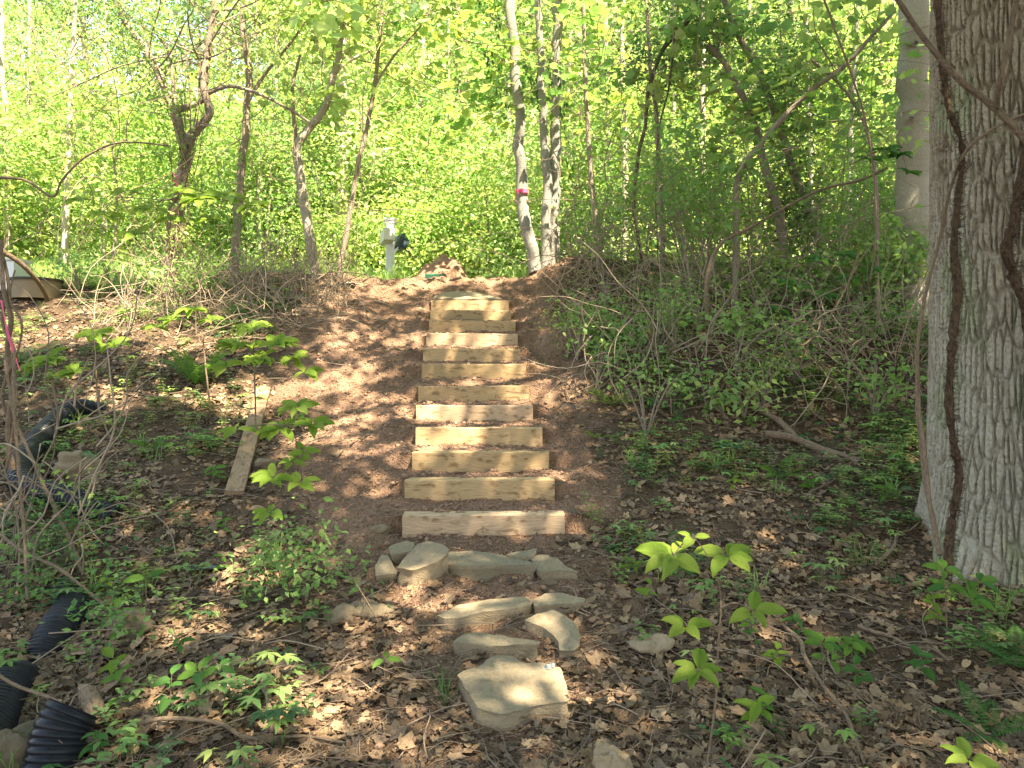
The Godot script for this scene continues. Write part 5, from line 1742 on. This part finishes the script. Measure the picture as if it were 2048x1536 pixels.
	# sticks lying about
	var sticks := [["long grey stick on the lower right litter", 1570, 1270, 1730, 1560, 0.010], ["brown stick slanting across the right hand litter", 1715, 1270, 1900, 1345, 0.010], ["crooked tan stick at the bottom left of centre", 528, 1385, 545, 1500, 0.014], ["long root lying along the bottom edge", 250, 1475, 690, 1510, 0.009], ["pale stick right of the lowest timber", 1215, 1105, 1260, 1065, 0.008], ["thin stick at the foot of the huge trunk", 1930, 1220, 2050, 1075, 0.008], ["forked grey twig above the lower right litter", 1610, 1010, 1690, 955, 0.010], ["curved pale twig on the litter below the drain pipe", 150, 1290, 330, 1250, 0.006], ["grey stick on the green right bank", 1500, 800, 1640, 905, 0.008], ["short stick on the dug earth left of the steps", 700, 905, 735, 880, 0.007], ["twig lying right of the fifth timber", 1125, 780, 1140, 805, 0.008], ["long thin vine stick on the right bank", 1680, 880, 1850, 935, 0.007], ["bent root at the huge trunk's left foot", 1750, 1140, 1880, 1020, 0.012]]
	for s in sticks:
		var a := hit(s[1], s[2]) + Vector3(0, s[5] + 0.012, 0)
		var b := hit(s[3], s[4]) + Vector3(0, s[5] + 0.012, 0)
		var pts := [a]
		for k in range(1, 5):
			var q := a.lerp(b, k / 5.0) + rdir() * 0.03 * a.distance_to(b)
			q.y = H(q.x, -q.z) + s[5] + rr(0.01, 0.04)
			pts.append(q)
		pts.append(b)
		stem3(self, "stick", pts, s[5], s[5] * 0.6, M.vine, 7, 0.4)
		tag(get_child(get_child_count() - 1), s[0], "stick", "sticks on the slope")

# ------------------------------------------------------------------
func _ready() -> void:
	rng.seed = 7
	nz.seed = 11
	nz.frequency = 0.01
	nz.fractal_octaves = 3
	nz2.seed = 23
	nz2.frequency = 0.03
	# camera
	var cam := Camera3D.new()
	cam.name = "camera"
	add_child(cam)
	cam.set_frustum(2.0 * 768.0 / F * 0.1, Vector2(0, -28.0 / F * 0.1), 0.1, 400.0)
	cam.current = true
	# sky
	var sky := Sky.new()
	var sm := ProceduralSkyMaterial.new()
	sm.sky_top_color = Color(0.58, 0.66, 0.78)
	sm.sky_horizon_color = Color(0.95, 0.94, 0.90)
	sm.sky_curve = 0.18
	sm.ground_bottom_color = Color(0.22, 0.24, 0.15)
	sm.ground_horizon_color = Color(0.35, 0.38, 0.28)
	sm.sky_energy_multiplier = 0.8
	sky.sky_material = sm
	var env := Environment.new()
	env.background_mode = Environment.BG_SKY
	env.sky = sky
	env.tonemap_mode = Environment.TONE_MAPPER_LINEAR
	env.tonemap_exposure = 6.4
	env.sdfgi_enabled = true
	env.ssao_enabled = true
	env.ssil_enabled = true
	var we := WorldEnvironment.new()
	we.name = "world"
	we.environment = env
	add_child(we)
	# sun, high behind the viewer's right shoulder
	var sun := DirectionalLight3D.new()
	sun.name = "sun"
	add_child(sun)
	sun.look_at_from_position(SUN * 50.0, Vector3.ZERO, Vector3.UP)
	sun.light_energy = 1.6
	sun.light_color = Color(1.0, 0.93, 0.82)
	sun.light_angular_distance = 0.5
	sun.shadow_enabled = true
	var t0 := Time.get_ticks_msec()
	make_materials()
	make_leaves()
	build_ground()
	print("ground ", Time.get_ticks_msec() - t0)
	build_steps()
	build_stones()
	build_objects()
	print("objects ", Time.get_ticks_msec() - t0)
	rng.seed = 99
	build_big_tree()
	build_mid_trees()
	print("trees ", Time.get_ticks_msec() - t0)
	build_background()
	build_canopy()
	print("wood ", Time.get_ticks_msec() - t0)
	build_litter()
	build_undergrowth()
	build_plants()
	build_thicket()
	print("all ", Time.get_ticks_msec() - t0)
